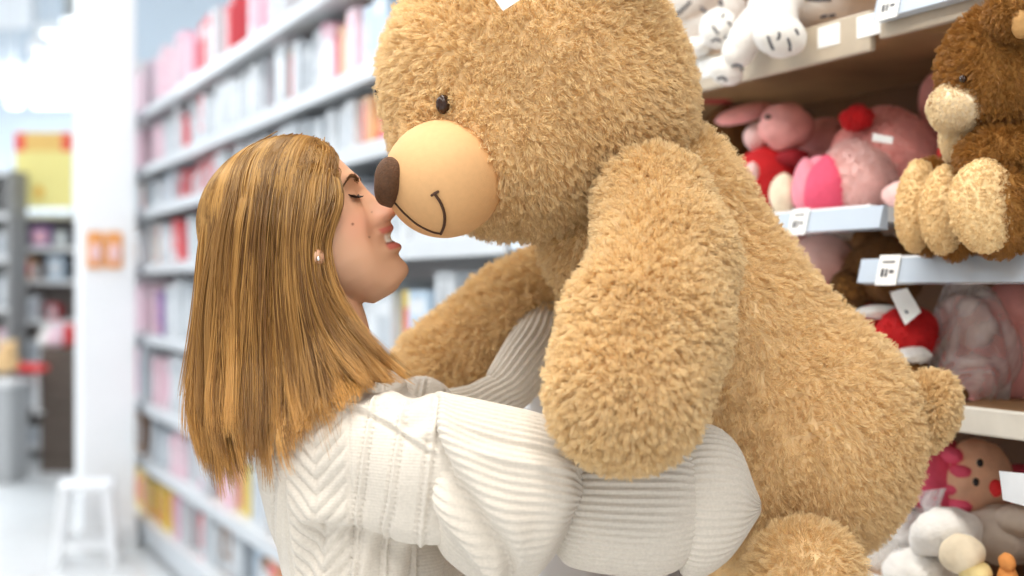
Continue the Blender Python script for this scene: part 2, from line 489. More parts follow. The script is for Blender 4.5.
# toy bays
shelf(0.4, 1.70, 1.876, 0.058, 'upper shelf over the brown bear with a clear price strip', M_brownshelf, 0.034, (0.4, s_of(884)), mat('cream_edge', (0.5, 0.42, 0.32), 0.4, 0.05), (s_of(899),))
shelf(1.72, 3.0, 1.862, 0.058, 'upper shelf that carries the white tiger toys', M_brownshelf, None, None, mat('cream_edge', (0.5, 0.42, 0.32), 0.4, 0.05))
shelf(0.4, 1.70, 1.494, 0.036, 'shelf with pale blue price strip under the brown teddy bear', M_metal, 0.036, (0.4, s_of(868)), M_metal, (s_of(898),))
shelf(1.72, 3.0, 1.572, 0.034, 'shelf with pale blue price strip under the pink soft toys', M_metal, 0.034, (s_of(890), 3.0), M_metal, (s_of(808),))
shelf(0.4, 1.68, 1.286, 0.034, 'white edged shelf under the bagged plush at the right border', M_brownshelf, None, None, mat('cream_white_edge', (0.7, 0.66, 0.58), 0.4, 0.05))
shelf(1.72, 3.0, 1.276, 0.034, 'shelf hidden behind the big bear that holds the bear in red', M_brownshelf)
shelf(0.4, 3.0, 1.02, 0.034, 'low shelf filled with white and grey plush', M_brownshelf)
shelf(0.4, 3.0, 0.55, 0.034, 'lowest toy shelf below the white plush', M_brownshelf)
# bays with boxed goods
BOX_Z = [0.15, 0.48, 0.80, 1.19, 1.58, 1.89, 2.13, 2.45]
NAMES = ['bottom', 'second from bottom', 'third from bottom', 'fourth from bottom', 'fourth from top', 'third from top', 'second from top', 'top']
for z, nm in zip(BOX_Z, NAMES):
    shelf(3.08, 9.26, z, 0.05 if z > 0.2 else 0.12, 'long white %s shelf of the blurred box aisle' % nm, M_metal, None, None, M_greymetal)
for s in (4.2, 5.6, 7.0):
    pass

# boxed goods: each one a thing; black ones stand in for dark gaps
pal = {
 'white': (0.72, 0.76, 0.80), 'pale grey': (0.52, 0.57, 0.62), 'pink': (0.86, 0.50, 0.62), 'red': (0.78, 0.10, 0.12),
 'peach': (0.86, 0.5, 0.26), 'pale blue': (0.52, 0.66, 0.8), 'black': (0.03, 0.025, 0.025), 'purple': (0.3, 0.16, 0.42), 'yellow': (0.9, 0.66, 0.1), 'brown': (0.28, 0.15, 0.08), 'light pink': (0.86, 0.66, 0.73)}  # black: the shade of gaps between goods, put into a box colour
acc = {'white': 'pale grey', 'pale grey': 'white', 'pink': 'white', 'red': 'white', 'peach': 'red', 'pale blue': 'white', 'black': 'red', 'purple': 'pink', 'yellow': 'red', 'brown': 'white', 'light pink': 'pink'}
bmat = {k: mat('box_' + k.replace(' ', '_'), c, 0.4, 0.05, 8) for k, c in pal.items()}
def box_mesh(colour, style):
    """unit box (width x, depth y, height z) with printed front on its -y face"""
    m = MB()
    a = 0.06
    v = [(-.5+a*.3, 0, 0), (.5-a*.3, 0, 0), (.5, a*.3, 0), (.5, 1, 0), (-.5, 1, 0), (-.5, a*.3, 0)]
    lo = np.array(v); hi = lo + [0, 0, 1]
    m.add(np.vstack([lo, hi]), [(5,4,3,2,1,0), (6,7,8,9,10,11)] + [(i, (i+1) % 6, 6+(i+1) % 6, 6+i) for i in range(6)])
    def pr(x0, x1, z0, z1, mi):
        m.add(np.array([(x0, -.004, z0), (x1, -.004, z0), (x1, -.004, z1), (x0, -.004, z1)]), [(0, 1, 2, 3)], mi)
    for q in ((-.18, .14) if style in (0, 2) else (-.3, .02, .3)): pr(q, q + .035, .0, .97, 2)
    if style == 0: pr(-.4, .4, .72, .9, 1); pr(-.3, .3, .1, .2, 1)
    elif style == 1: pr(-.36, .36, .2, .8, 1)
    elif style == 2:
        pr(-.42, .42, .05, .3, 1); m.add(np.array([(-.3, -.004, .4), (.3, -.004, .4), (0, -.004, .88)]), [(0, 1, 2)], 1)
    else: pr(-.42, -.1, .1, .9, 1)
    mb_v, mb_f = m.arrays()
    me = new_mesh('box', mb_v, mb_f, False); me.materials.append(bmat[colour]); me.materials.append(bmat[acc[colour]]); me.materials.append(mat('box_groove', (0.3, 0.3, 0.32), .6, .05))
    me.polygons.foreach_set('material_index', np.array(m.m, dtype=np.int32)); me.update()
    return me
BOXES = {(c, st): box_mesh(c, st) for c in pal for st in range(4)}
def s_px(px): return LIP / math.tan(math.atan((px - 512) / F) + AISLE)
# per shelf: colour runs from the far end towards the camera, as pixel columns
RUNS = {
 7: [(133, 'light pink'), (165, 'pink'), (178, 'red'), (200, 'white'), (205, 'red'), (218, 'black'), (234, 'pink'), (248, 'white'), (264, 'black'), (288, 'pale grey'), (320, 'pink'), (360, 'white')],  # black runs: shaded gaps between the goods, built as dark boxes
 6: [(133, 'light pink'), (150, 'white'), (164, 'red'), (174, 'white'), (186, 'red'), (192, 'white'), (250, 'pale grey'), (300, 'pink'), (312, 'peach'), (326, 'light pink'), (345, 'pale blue'), (365, 'white')],
 5: [(133, 'white'), (150, 'light pink'), (164, 'red'), (206, 'white'), (265, 'pale grey'), (300, 'white'), (334, 'pink'), (340, 'peach'), (366, 'red'), (376, 'white'), (392, 'pink')],
 4: [(133, 'white'), (160, 'red'), (172, 'white'), (250, 'pale grey'), (350, 'pink'), (362, 'white'), (440, 'pale blue')],
 3: [(133, 'light pink'), (145, 'purple'), (150, 'white'), (166, 'pale grey'), (190, 'white'), (300, 'pale grey'), (368, 'yellow'), (386, 'pale blue'), (395, 'white'), (418, 'pale grey'), (436, 'pale blue'), (455, 'white')],
 2: [(133, 'white'), (142, 'light pink'), (152, 'pink'), (158, 'white'), (170, 'pale grey'), (180, 'pink'), (186, 'white'), (210, 'light pink'), (260, 'white'), (400, 'yellow')],
 1: [(133, 'brown'), (138, 'pale grey'), (158, 'light pink'), (170, 'white'), (178, 'pink'), (186, 'pale grey'), (198, 'peach'), (206, 'light pink'), (216, 'yellow'), (224, 'pale blue'), (236, 'white'), (245, 'red'), (252, 'brown'), (262, 'pale grey'), (300, 'white')],
 0: [(140, 'yellow'), (160, 'pink'), (170, 'white'), (178, 'red'), (186, 'white'), (200, 'brown'), (208, 'pale grey'), (226, 'pale blue'), (240, 'brown'), (250, 'red'), (256, 'peach'), (262, 'red'), (268, 'brown'), (290, 'white')],
}
def colour_at(i, px):
    c = RUNS[i][0][1]
    for x, q in RUNS[i]:
        if px >= x: c = q
    return c
def px_of(s):
    return 512 + F * math.tan(math.atan2(LIP, s) - AISLE)
LIM = {7: 3.5, 6: 3.4, 5: 3.3, 4: 3.1, 3: 3.1, 2: 3.3, 1: 4.2, 0: 4.4}
for i, z in enumerate(BOX_Z):
    top = BOX_Z[i + 1] if i < 7 else 2.82
    s = 9.2
    while s > LIM[i]:
        px = px_of(s); c = colour_at(i, px)
        if random.random() < .09 and c in ('white', 'pale grey', 'light pink'): c = random.choice(['pink', 'red', 'peach', 'pale blue', 'pale grey', 'pale grey', 'light pink'] if i in (5, 6, 7) else ['pink', 'peach', 'pale blue', 'brown', 'purple', 'red', 'pale grey', 'yellow'])
        w = random.uniform(0.075, 0.12) if i in (5, 6, 7) else (random.uniform(0.10, 0.16) if not (200 < px < 360) else random.uniform(.16, .24))
        h = min((top - z) - 0.075, (random.uniform(0.60, 0.78) if i < 7 else random.uniform(.62, .95)) * (top - z))
        if random.random() < .05: s -= w; continue
        o = bpy.data.objects.new('box', BOXES[(c, random.randrange(4))]); COL.objects.link(o)
        dep = random.uniform(0.16, 0.3); set_back = random.uniform(0.02, 0.07) + (0.1 if c == 'black' else 0)  # black gap stand-ins sit deeper on the shelf
        o.location = tuple(S(s - w / 2, LIP + 0.02 + set_back, z + 0.002))
        o.rotation_euler = (0, 0, AISLE - math.pi / 2 + random.uniform(-0.04, 0.04))
        o.scale = (w * 0.93, dep, h)
        g = '%s boxes on the %s shelf of the aisle' % (c, NAMES[i])
        tag(o, 'blurred %s box on the %s white shelf behind the woman' % (c, NAMES[i]), 'box', g)  # a black one is a dark gap, its shade built as a box
        s -= w

# ------------------------------------------------------------------ far left: pillar, stool, far displays
pc = P(105, 546, 8.0); pc[2] = 0
t = thing('pillar', 'square white pillar standing at the end of the aisle', 'pillar', pc, AISLE)
m = MB().box((-.145, -.145, 0), (.145, .145, 5.2)); m.build('shaft', M_white, t, bevel=0.006)
m = MB().box((-.155, -.155, 0), (.155, .155, 0.12)); m.build('skirting', M_metal, t, bevel=0.006)
# two orange packs hanging on the pillar
face = -0.147
for px, ph in ((96, 'left'), (116, 'right')):
    c = P(px, 250, 7.8)
    loc = np.array(c)
    t = thing('hanging_pack', 'orange pack hanging on the white pillar, %s' % ('nearer the far display' if ph == 'left' else 'nearer the shelving'), 'hanging pack', loc, AISLE, )
    w = 0.044
    lx = (loc - pc)
    x_l = lx[0] * math.cos(AISLE) + lx[1] * math.sin(AISLE); y_l = -lx[0] * math.sin(AISLE) + lx[1] * math.cos(AISLE)
    off = face - 0.012 - y_l
    t.location = tuple(loc + np.array([-math.sin(AISLE), math.cos(AISLE), 0]) * off)
    MB().box((-w, -.012, -.1), (w, .012, .1)).build('pack', mat('orange_card', (0.85, 0.36, 0.1), 0.5, 0.05), t, bevel=0.006)
    v, f = blob((0, -.012, -.015), (.028, .014, .055)); obj('window', (v, f), mat('pale_pink_goods', (0.86, 0.6, 0.62), 0.5, 0.06), t)
    MB().add(*tube([(0, 0, .1), (0, 0, .118)], .006, 8)).build('hook', M_metal, t)

# white plastic stool
sc_ = P(87, 555, 7.5); sc_[2] = 0
t = thing('stool', 'white plastic step stool standing before the white pillar', 'stool', sc_, math.radians(12))
M_pl = mat('white_plastic', (0.88, 0.9, 0.92), 0.35, 0.02)
MB().box((-.14, -.14, .40), (.14, .14, .43)).build('seat', M_pl, t, bevel=0.012)
def leg(sx, sy):
    a, b = .165, .13
    v = []
    for (k, z) in ((a, 0), (b, .405)):
        for (dx, dy) in ((0, 0), (-.045, 0), (-.045, -.045), (0, -.045)):
            v.append((sx * (k + dx), sy * (k + dy), z))
    return MB().add(np.array(v), [(0, 1, 2, 3), (4, 5, 6, 7), (0, 1, 5, 4), (1, 2, 6, 5), (2, 3, 7, 6), (3, 0, 4, 7)])
for sx in (-1, 1):
    for sy in (-1, 1): leg(sx, sy).build('leg', M_pl, t, bevel=0.006)
for sy in (-1, 1): MB().box((-.13, sy * .143 - .01, .09), (.13, sy * .143 + .01, .13)).build('stretcher', M_pl, t)
for sx in (-1, 1): MB().box((sx * .143 - .01, -.13, .09), (sx * .143 + .01, .13, .13)).build('stretcher', M_pl, t)

# far display unit with the yellow poster
def far_unit(px0, px1, d, ztop, shelves, label, cats, bodym):
    x0 = (px0 - 512) / F * d; x1 = (px1 - 512) / F * d
    base = np.array([(x0 + x1) / 2, d, 0]); w = (x1 - x0) / 2
    t = thing('display_unit', label, 'display unit', base)
    MB().box((-w, .38, 0), (w, .42, ztop)).build('back', bodym, t)
    for q in (-w, w): MB().box((q - .02, 0, 0), (q + .02, .4, ztop)).build('side_panel', bodym, t)
    for z in shelves: MB().box((-w, -.02, z - .04), (w, .4, z)).build('board', M_metal, t)
    return t, base, w
t, ub, uw = far_unit(14, 84, 12.0, 2.08, (0.12, 0.48, 0.82, 1.18, 1.52, 1.8, 2.08), 'tall dark display unit under the yellow sign', 0, mat('unit_brown_grey', (0.3, 0.27, 0.25), .6, .15, 4))
t2, ub2, uw2 = far_unit(-40, 8, 11.4, 2.4, (0.12, 0.5, 0.9, 1.3, 1.7, 2.05, 2.4), 'grey display unit cut by the left border', 0, mat('unit_grey', (0.3, 0.3, 0.3), 0.6, 0.1))
# low dark cabinet in front
cb = P(64, 460, 11.2); cb[2] = 0
t = thing('cabinet', 'low dark brown cabinet beside the white pillar', 'cabinet', cb)
MB().box((-.19, 0, 0), (.19, .4, 0.98)).build('body', M_dark, t, bevel=.01)
for z in (0.1, 0.54): MB().box((-.17, -.02, z), (.17, 0.0, z + .4)).build('door', mat('cabinet_door_brown', (0.1, 0.075, 0.06), .5, .1), t, bevel=.01)
# goods on the far unit
gid = 0
def far_box(px, py0, py1, hw, d, colour, label):
    p = P(px, py1, d); o = bpy.data.objects.new('box', BOXES[(colour, 1)]); COL.objects.link(o)
    o.location = tuple(p); o.scale = (hw * 2 / F * d, 0.2, (py1 - py0) / F * d)
    tag(o, label, 'box')
zpx = lambda z, d=12.05: 288 - (z - CAMZ) / d * F
for (px, z, hpx, hw, c, lb) in [
    (40, 1.8, 20, 9, 'purple', 'purple box on the far unit just under the yellow sign'),
    (60, 1.8, 16, 6, 'pale grey', 'pale grey box on the top level of the far unit'),
    (27, 1.52, 22, 5, 'peach', 'peach box one level below the purple box'),
    (36, 1.52, 18, 4, 'brown', 'brown box beside the peach box on the far unit'),
    (55, 1.52, 24, 8, 'pale blue', 'pale blue box on the far unit beside the pillar'),
    (28, 1.18, 24, 10, 'white', 'white box on the far unit above the red toys'),
    (52, 1.18, 16, 5, 'red', 'small red box on the far unit by the pillar'),
    (30, 0.82, 22, 10, 'white', 'white box on the far unit level with the red toys'),
    (29, 0.48, 16, 9, 'pale grey', 'pale grey box on the low level of the far unit'),
    (30, 0.12, 18, 10, 'white', 'white box at the foot of the far unit')]:
    far_box(px, zpx(z) - hpx, zpx(z), hw, 12.05, c, lb)
for (px, z, hpx, hw, c, lb) in [(3, 1.3, 30, 5, 'pale grey', 'pale grey box on the unit at the left border'), (2, 1.7, 24, 5, 'white', 'white box on the unit at the left border'), (2, .9, 26, 5, 'pink', 'pink box on the unit at the left border'), (1, .5, 20, 5, 'pale grey', 'low grey box on the unit at the left border')]:
    far_box(px, zpx(z, 11.45) - hpx, zpx(z, 11.45), hw, 11.45, c, lb)
def far_plush(px, py, d, r, colour, label):
    c = P(px, py, d); base = np.array(c); k = r / F * d
    t = thing('plush_toy', label, 'plush toy', base)
    obj('body', blob((0, 0, 0), (k, k * .9, k * .8), 0, .05, 3, 20, 12), colour, t)
    obj('head', blob((k * .3, -k * .3, k * .9), (k * .65, k * .6, k * .6), 0, .04, 4, 20, 12), colour, t)
    for q in (-1, 1): obj('ear', blob((k * .3 + q * k * .45, -k * .25, k * 1.4), (k * .22, k * .15, k * .25), 0, 0, 1, 12, 8), colour, t)
R_ = mat('toy_red', (0.75, 0.05, 0.05), .7, .08, 20, sheen=.3); PK = mat('toy_pale_pink', (0.85, 0.62, 0.7), .7, .08, 20, sheen=.3); WH = mat('toy_white', (0.86, 0.85, 0.83), .8, .04, 20, .3, 90, sheen=.3)
ztop_c = 288 - (0.98 - CAMZ) / 11.3 * F
far_plush(66, ztop_c - 8, 11.35, 10, R_, 'red plush toy on the dark cabinet, touching the pillar')
far_plush(56, ztop_c - 8, 11.3, 10, PK, 'pale pink plush toy on the dark cabinet')
far_plush(46, ztop_c - 8, 11.35, 9, WH, 'white plush toy on the dark cabinet')
fz = thing('plush_toy', 'red flat plush lying at the front of the far unit', 'plush toy', P(34, 368, 11.0))
obj('body', blob((0, 0, 0), (.11, .1, .035), 0, .05, 3, 20, 12), R_, fz); obj('head', blob((-.1, -.02, .01), (.05, .05, .04), 0, .05, 3, 20, 12), R_, fz)
MB().add(*tube([(0, .05, -.03), (0, .05, -.36), (0, .3, -.36)], .02, 8)).build('stand', M_metal, fz)
far_plush(5, 362, 10.8, 14, mat('toy_tan', (0.75, 0.5, 0.25), .7, .1), 'tan plush toy at the left border')
tb = P(2, 440, 10.6); tb[2] = 0
t = thing('display_bin', 'grey display bin cut by the left border under the tan plush', 'bin', tb)
MB().box((-.12, -.1, 0), (.1, .3, .72)).build('body', mat('bin_grey', (.42, .43, .44), .5, .05), t, bevel=.02)
MB().box((-.14, -.12, .72), (.12, .32, .76)).build('rim', M_metal, t, bevel=.01)
# yellow sign with red corners
c = P(44, 170, 11.8)
t = thing('sign_board', 'yellow sale sign with red top corners above the dark unit', 'sign', c)
k = 11.8 / F
MB().box((-29 * k, 0, -38 * k), (29 * k, .02, 38 * k)).build('board', mat('sign_yellow', (0.90, 0.80, 0.30), .5, .03), t)  # yellow lightened: distant haze put into the board colour
MB().box((-29 * k, -.006, 19 * k), (-19 * k, 0, 37 * k)).build('corner_panel', mat('sign_red', (0.85, 0.08, 0.06), .5, .03), t)
MB().box((18 * k, -.006, 19 * k), (28 * k, 0, 37 * k)).build('corner_panel', MATS['sign_red'], t)
MB().box((-19 * k, -.005, 19 * k), (18 * k, 0, 37 * k)).build('header_panel', mat('sign_ochre', (0.85, 0.55, 0.17), .5, .03), t)
obj('orange_spot', blob((-5 * k, -.002, -22 * k), (5 * k, .006, 6 * k), 0, 0, 1, 16, 8), mat('sign_orange', (0.88, 0.5, 0.08), .5, .03), t)
MB().box((-27 * k, 0.02, -45 * k), (-25 * k, .05, -20 * k)).build('bracket', M_metal, t)
MB().box((25 * k, 0.02, -45 * k), (27 * k, .05, -20 * k)).build('bracket', M_metal, t)
# white panel and round lantern on the back wall, white beams and lamps
c = P(8, 8, 17.9); t = thing('wall_sign', 'large white panel on the blue-grey wall, cut by the corner', 'wall sign', c); k = 17.9 / F
MB().box((-24 * k, -.04, -20 * k), (24 * k, .04, 24 * k)).build('panel', mat('panel_white', (0.9, 0.92, 0.95), .5, .02), t, bevel=.1)
MB().box((-25 * k, -.02, -21 * k), (25 * k, .06, 25 * k)).build('frame', M_metal, t, bevel=.1)
c = P(38, 48, 16); k = 16 / F
t = thing('paper_lantern', 'round white lantern with a warm top hanging before the blue-grey wall', 'lantern', c)
obj('globe', blob((0, 0, 0), (11 * k, 11 * k, 11 * k), 0, 0, 1, 24, 16), mat('lantern_white', (0.9, 0.9, 0.92), .6, .02), t)
obj('cap', blob((0, 0, 10 * k), (4 * k, 4 * k, 3.5 * k), 0, 0, 1, 16, 10), mat('lantern_cap', (0.9, 0.72, 0.5), .6, .02), t)
MB().add(*tube([(0, 0, 12 * k), (0, 0, 5.2 - c[2])], .01, 8, caps=False)).build('cord', M_metal, t)
for (py, lb) in ((67, 'white hanging beam across the far store, upper one'), (91, 'white hanging beam across the far store, lower one')):
    c = P(20, py, 15.5); k = 15.5 / F
    tag(MB().box((c[0] - 1.5, c[1], c[2] - 4 * k), (c[0] + .95, c[1] + .12, c[2] + 4 * k)).build('ceiling_beam', M_white, None, c), lb, 'beam')
LAMPS = [(72, 22, 11, 7, 'highest far lamp beside the pillar'), (70, 41, 12, 6, 'second far lamp down beside the pillar'), (66, 71, 14, 5, 'far lamp in front of the upper white beam by the pillar'), (5, 84, 9, 7, 'far lamp at the left border above the sign'), (37, 84, 13, 7, 'far lamp above the middle of the yellow sign'), (66, 84, 13, 7, 'far lamp above the right of the yellow sign'), (14, 105, 7, 6, 'lower far lamp above the left of the yellow sign'), (52, 105, 23, 6, 'long lower far lamp just above the yellow sign')]
for (px, py, hw, hh, lb) in LAMPS:
    c = P(px, py, 14.5); k = 14.5 / F
    t = thing('hanging_lamp', 'bright white ' + lb, 'lamp', c)
    MB().box((-hw * k * .85, -.06, -hh * k * .35), (hw * k * .85, .06, hh * k * .3)).build('diffuser', M_lamp, t, bevel=.02)
    MB().box((-hw * k * .85, -.07, hh * k * .3), (hw * k * .85, .07, hh * k * .6)).build('housing', M_white, t, bevel=.01)
    MB().add(*tube([(0, 0, hh * k * .6), (0, 0, 5.2 - c[2])], .008, 8, caps=False)).build('suspension_rod', M_metal, t)
c = P(69, 50, 15.0); k = 15 / F
t = thing('ceiling_post', 'dark hanging post behind the far lamps beside the pillar', 'post', c)
MB().box((-5 * k, 0, -50 * k), (5 * k, .1, 5.2 - c[2])).build('post', mat('post_brown_green', (0.16, 0.17, 0.15), .6, .1), t)

# ------------------------------------------------------------------ the giant teddy bear
FURCOL = (0.93, 0.70, 0.405)
M_bearfur = fur_mat('bear_fur', FURCOL)
M_bearskin = mat('bear_cloth', FURCOL, 0.9, 0.08, 60, 0.4, 200)
M_muzzle = mat('bear_muzzle_cloth', (0.70, 0.41, 0.19), 0.75, 0.03, 150, 0.12, 600, sheen=0.35)
M_nose = mat('bear_nose_plush', (0.085, 0.036, 0.014), 0.75, 0.25, 260, 0.5, 500, sheen=0.35)
M_stitch = mat('stitch_brown', (0.07, 0.03, 0.015), 0.7, 0.1)
def px2m(r, d): return r / F * d
bear_base = P(720, 400, 1.83)
bear = thing('teddy_bear', 'giant golden tan teddy bear held up by the woman', 'teddy bear', bear_base)
def bear_part(name, fn, lo, hi, n, comb, h=0.007, length=0.017, seed=1, keep=None, combw=.45, shrink=.011):
    v, f = surfnet(lambda X, Y, Z: fn(X, Y, Z) + shrink, lo, hi, h); v = relax(v, f, 3)
    o = obj(name, (v, f), M_bearskin, bear, bear_base)
    fur((v, f), n, length, M_bearfur, o, bear_base, comb, combw=combw, seed=seed, keep=keep)
    return o
def bb(c, r): return np.asarray(c) - r, np.asarray(c) + r
# head
hc_ = P(534, 84, 1.80); hr = px2m(157, 1.80)
ear_n = P(590, -75, 1.68); ear_f = P(450, -80, 1.92)
head_fn = sd_union([sd_ell(hc_, (hr, 0.18, px2m(150, 1.8)), -.157), sd_ell(P(500, 160, 1.74), (px2m(95, 1.74), .13, px2m(72, 1.74))), sd_ell(P(610, 120, 1.80), (.10, .14, .10))], 0.05)
lo, hi = bb(hc_, 0.27)
head = bear_part('head', head_fn, lo, hi, 110000, (0.25, 0, -0.8), seed=2,
    keep=lambda p, n: np.linalg.norm((p - P(446, 180, 1.665)) / np.array([1, 1.0, 1]), axis=1) > 0.066)
for q, c in enumerate((ear_n, ear_f)):
    v, f = blob(c, (.075, .035, .07), roll=(-.5 if q == 0 else .5))
    o = obj('ear', (v, f), M_bearskin, bear, bear_base); fur((v, f), 9000, .018, M_bearfur, o, bear_base, seed=20 + q)
# muzzle, nose, mouth, eyes
mz = P(444, 179, 1.665); mr = px2m(60, 1.665)
mv, mf = blob(mz, (mr * 1.0, .082, mr * 0.985), nu=72, nv=48)
muz = obj('muzzle', (mv, mf), M_muzzle, bear, bear_base)
def on_muzzle(px, py, off=0.0012):
    """point of the muzzle's near side seen at that pixel"""
    r = np.array([(px - 512) / F, 1, (288 - py) / F]); o = np.array([0, 0, CAMZ]) - mz
    s = np.array([mr, .082, mr * .985]); a = r / s; b = o / s
    A, B, C = a @ a, 2 * a @ b, b @ b - 1
    disc = max(B * B - 4 * A * C, 0); t = (-B - math.sqrt(disc)) / (2 * A)
    p = r * t + np.array([0, 0, CAMZ]); n = (p - mz) / s ** 2; n /= np.linalg.norm(n)
    return p + n * off
st = [on_muzzle(x, y) for x, y in ((396, 203), (405, 213), (418, 224), (432, 231), (441, 233))]
obj('mouth_stitch', tube(st, .0011, 8, 30), M_stitch, muz, bear_base)
st = [on_muzzle(x, y) for x, y in ((441, 233), (444, 225), (444.5, 214), (441, 203), (435, 194))]
obj('mouth_stitch', tube(st, .0017, 8, 30), M_stitch, muz, bear_base)
obj('mouth_stitch', tube([on_muzzle(x, y) for x, y in ((432, 195), (435, 193), (438, 191.5))], .0016, 8, 12), M_stitch, muz, bear_base)
nv_, nf_ = blob(P(390.5, 182, 1.640), (px2m(15.5, 1.66), .044, px2m(24.5, 1.66)), roll=-0.2, lump=.02, seed=4, pw=2.5, nu=40, nv=24, pinch=.12)
nose = obj('nose', (nv_, nf_), M_nose, muz, bear_base)
M_eye = mat('eye_bead', (0.03, 0.012, 0.006), 0.12, 0, spec=0.4)
def head_surface(px, py):
    r = np.array([(px - 512) / F, 1, (288 - py) / F]); t = 1.4
    for _ in range(200):
        p = r * t + np.array([0, 0, CAMZ]); d = float(head_fn(np.array(p[0]), np.array(p[1]), np.array(p[2])))
        if d < .0005: break
        t += max(d * .5, .0004)
    return r * t + np.array([0, 0, CAMZ])
e0 = head_surface(443, 104) + np.array([0, .003, 0])
obj('eye', blob(e0, (.0085, .0085, .0115)), M_eye, bear, bear_base)
e1 = P(382, 92, 1.80); obj('eye', blob(e1, (.010, .010, .0115)), M_eye, bear, bear_base)
# torso
tA, tM, tB = P(645, 222, 1.84), P(705, 330, 1.85), P(784, 436, 1.85)
torso_fn = sd_union([sd_ell(tA, (px2m(108, 1.84), .13, px2m(110, 1.84))), sd_ell(tM, (px2m(112, 1.85), .15, px2m(116, 1.85))), sd_ell(tB, (px2m(139, 1.85), .165, px2m(137, 1.85))), sd_cone(tA, tB, px2m(98, 1.84), px2m(118, 1.85), .95)], 0.04)
bear_part('torso', torso_fn, P(645, 330, 1.84) - [.28, .24, .40], P(784, 330, 1.84) + [.26, .24, .34], 105000, (0.25, 0, -0.85), seed=3)
# near arm
def capsules(pts, k=.03, ys=1.0):
    fs = []
    for (a, ra), (b, rb) in zip(pts[:-1], pts[1:]): fs.append(sd_cone(a, b, ra, rb, ys))
    return sd_union(fs, k)
na = [(P(652, 203, 1.66), px2m(60, 1.66)), (P(666, 262, 1.58), px2m(70, 1.58)), (P(644, 330, 1.50), px2m(82, 1.5)), (P(626, 392, 1.45), px2m(83, 1.45))]
fn = capsules(na, .02)
lo = np.min([p - r * 1.4 for p, r in na], 0); hi = np.max([p + r * 1.4 for p, r in na], 0)
bear_part('arm', fn, lo, hi, 85000, (-0.15, 0, -0.9), seed=4)
fa = [(P(588, 274, 2.02), px2m(56, 2.0)), (P(521, 324, 2.04), px2m(64, 2.0)), (P(452, 378, 2.04), px2m(66, 2.0))]
fn = capsules(fa, .02)
lo = np.min([p - r * 1.4 for p, r in fa], 0); hi = np.max([p + r * 1.4 for p, r in fa], 0)
bear_part('arm', fn, lo, hi, 45000, (-0.6, 0, -0.6), seed=5)
# legs and feet
for q, (pts, n) in enumerate((([(P(806, 578, 1.66), .072), (P(795, 660, 1.62), .076), (P(780, 740, 1.6), .078)], 36000), ([(P(770, 560, 2.0), .085), (P(750, 640, 2.04), .09), (P(735, 690, 2.06), .085)], 12000))):
    fn = capsules(pts, .02)
    foot = pts[-1][0] + np.array([-.05, -.01, -.05])
    fn = sd_union([fn, sd_ell(foot, (.115, .08, .07), .15)], .04)
    lo = np.min([p - r * 1.4 for p, r in pts] + [foot - .15], 0); hi = np.max([p + r * 1.4 for p, r in pts] + [foot + .15], 0)
    bear_part('leg', fn, lo, hi, n, (0.1, 0, -0.9), seed=6 + q)
# tail
tl = P(925, 413, 1.84)
v, f = blob(tl, (px2m(24, 1.84), .038, px2m(37, 1.84)), roll=-.45, lump=.02)
o = obj('tail', (v, f), M_bearskin, bear, bear_base); fur((v, f), 20000, .015, M_bearfur, o, bear_base, (.5, 0, -.5), seed=9)
# paper tag on the ear seam
def plate(corners, th, name, material, parent, base):
    c = np.asarray(corners); n = np.cross(c[1] - c[0], c[3] - c[0]); n /= np.linalg.norm(n)
    m = MB().add(np.vstack([c, c + n * th]), [(0, 1, 2, 3), (7, 6, 5, 4), (0, 4, 5, 1), (1, 5, 6, 2), (2, 6, 7, 3), (3, 7, 4, 0)])
    me = m.arrays(); return obj(name, (me[0], me[1]), material, parent, base, smooth=False)
dt = 1.585
plate([P(503, 11, dt), P(523, -2, dt), P(505, -30, dt), P(485, -14, dt)], .0006, 'paper_tag', M_paper, bear, bear_base)

# ------------------------------------------------------------------ the woman
MID = 1.70                                     # depth of her head's middle plane
KP = MID / F                                   # metres per pixel there
CA, SA = 0.8716, 0.4903                        # the head is tipped back
HO = P(301, 225, MID)
def loc2w(u, v, w):
    u, v, w = np.broadcast_arrays(np.asarray(u, float), v, w)
    return np.stack([HO[0] + u * CA - v * SA, HO[1] + w, HO[2] + u * SA + v * CA], -1)
def w2loc(p):
    d = p - HO; return d[:, 0] * CA + d[:, 2] * SA, -d[:, 0] * SA + d[:, 2] * CA, d[:, 1]
prof_px = [(329, 150), (341, 160), (348, 167), (353, 172), (358, 178), (363, 184), (367.5, 189), (372, 193.5), (377, 198), (383, 202), (389, 205), (394.5, 207), (397, 210), (397, 213.5), (394, 217), (390.5, 219.5), (390, 222), (392.5, 224.5), (394.3, 227.5), (393, 230.5), (390.5, 233), (390.5, 238), (394, 241.5), (400, 243.5), (402.3, 246.5), (401, 249.5), (398.5, 252.5), (399, 256), (403, 260), (407.5, 265), (409, 270), (407, 276), (402.5, 281)]
pp = np.array(prof_px); dx, dy = pp[:, 0] - 301, 225 - pp[:, 1]
PU = (CA * dx + SA * dy) * KP; PV = (-SA * dx + CA * dy) * KP
order = np.argsort(PV); PVs, PUs = np.concatenate([[-.1275, -.1225], PV[order]]), np.concatenate([[.045, .064], PU[order]])
PVs = np.concatenate([PVs, [.085, .100, .109, .113]]); PUs = np.concatenate([PUs, [.0555, .034, .012, -.012]])
_tb = lambda xs, ys: (lambda v: np.interp(v, xs, ys))
hw_ = _tb([-.125, -.118, -.105, -.09, -.07, -.045, -.015, .015, .045, .07, .09, .102, .110, .1135], [.010, .022, .036, .047, .0575, .0655, .071, .0745, .0745, .067, .052, .035, .018, .004])
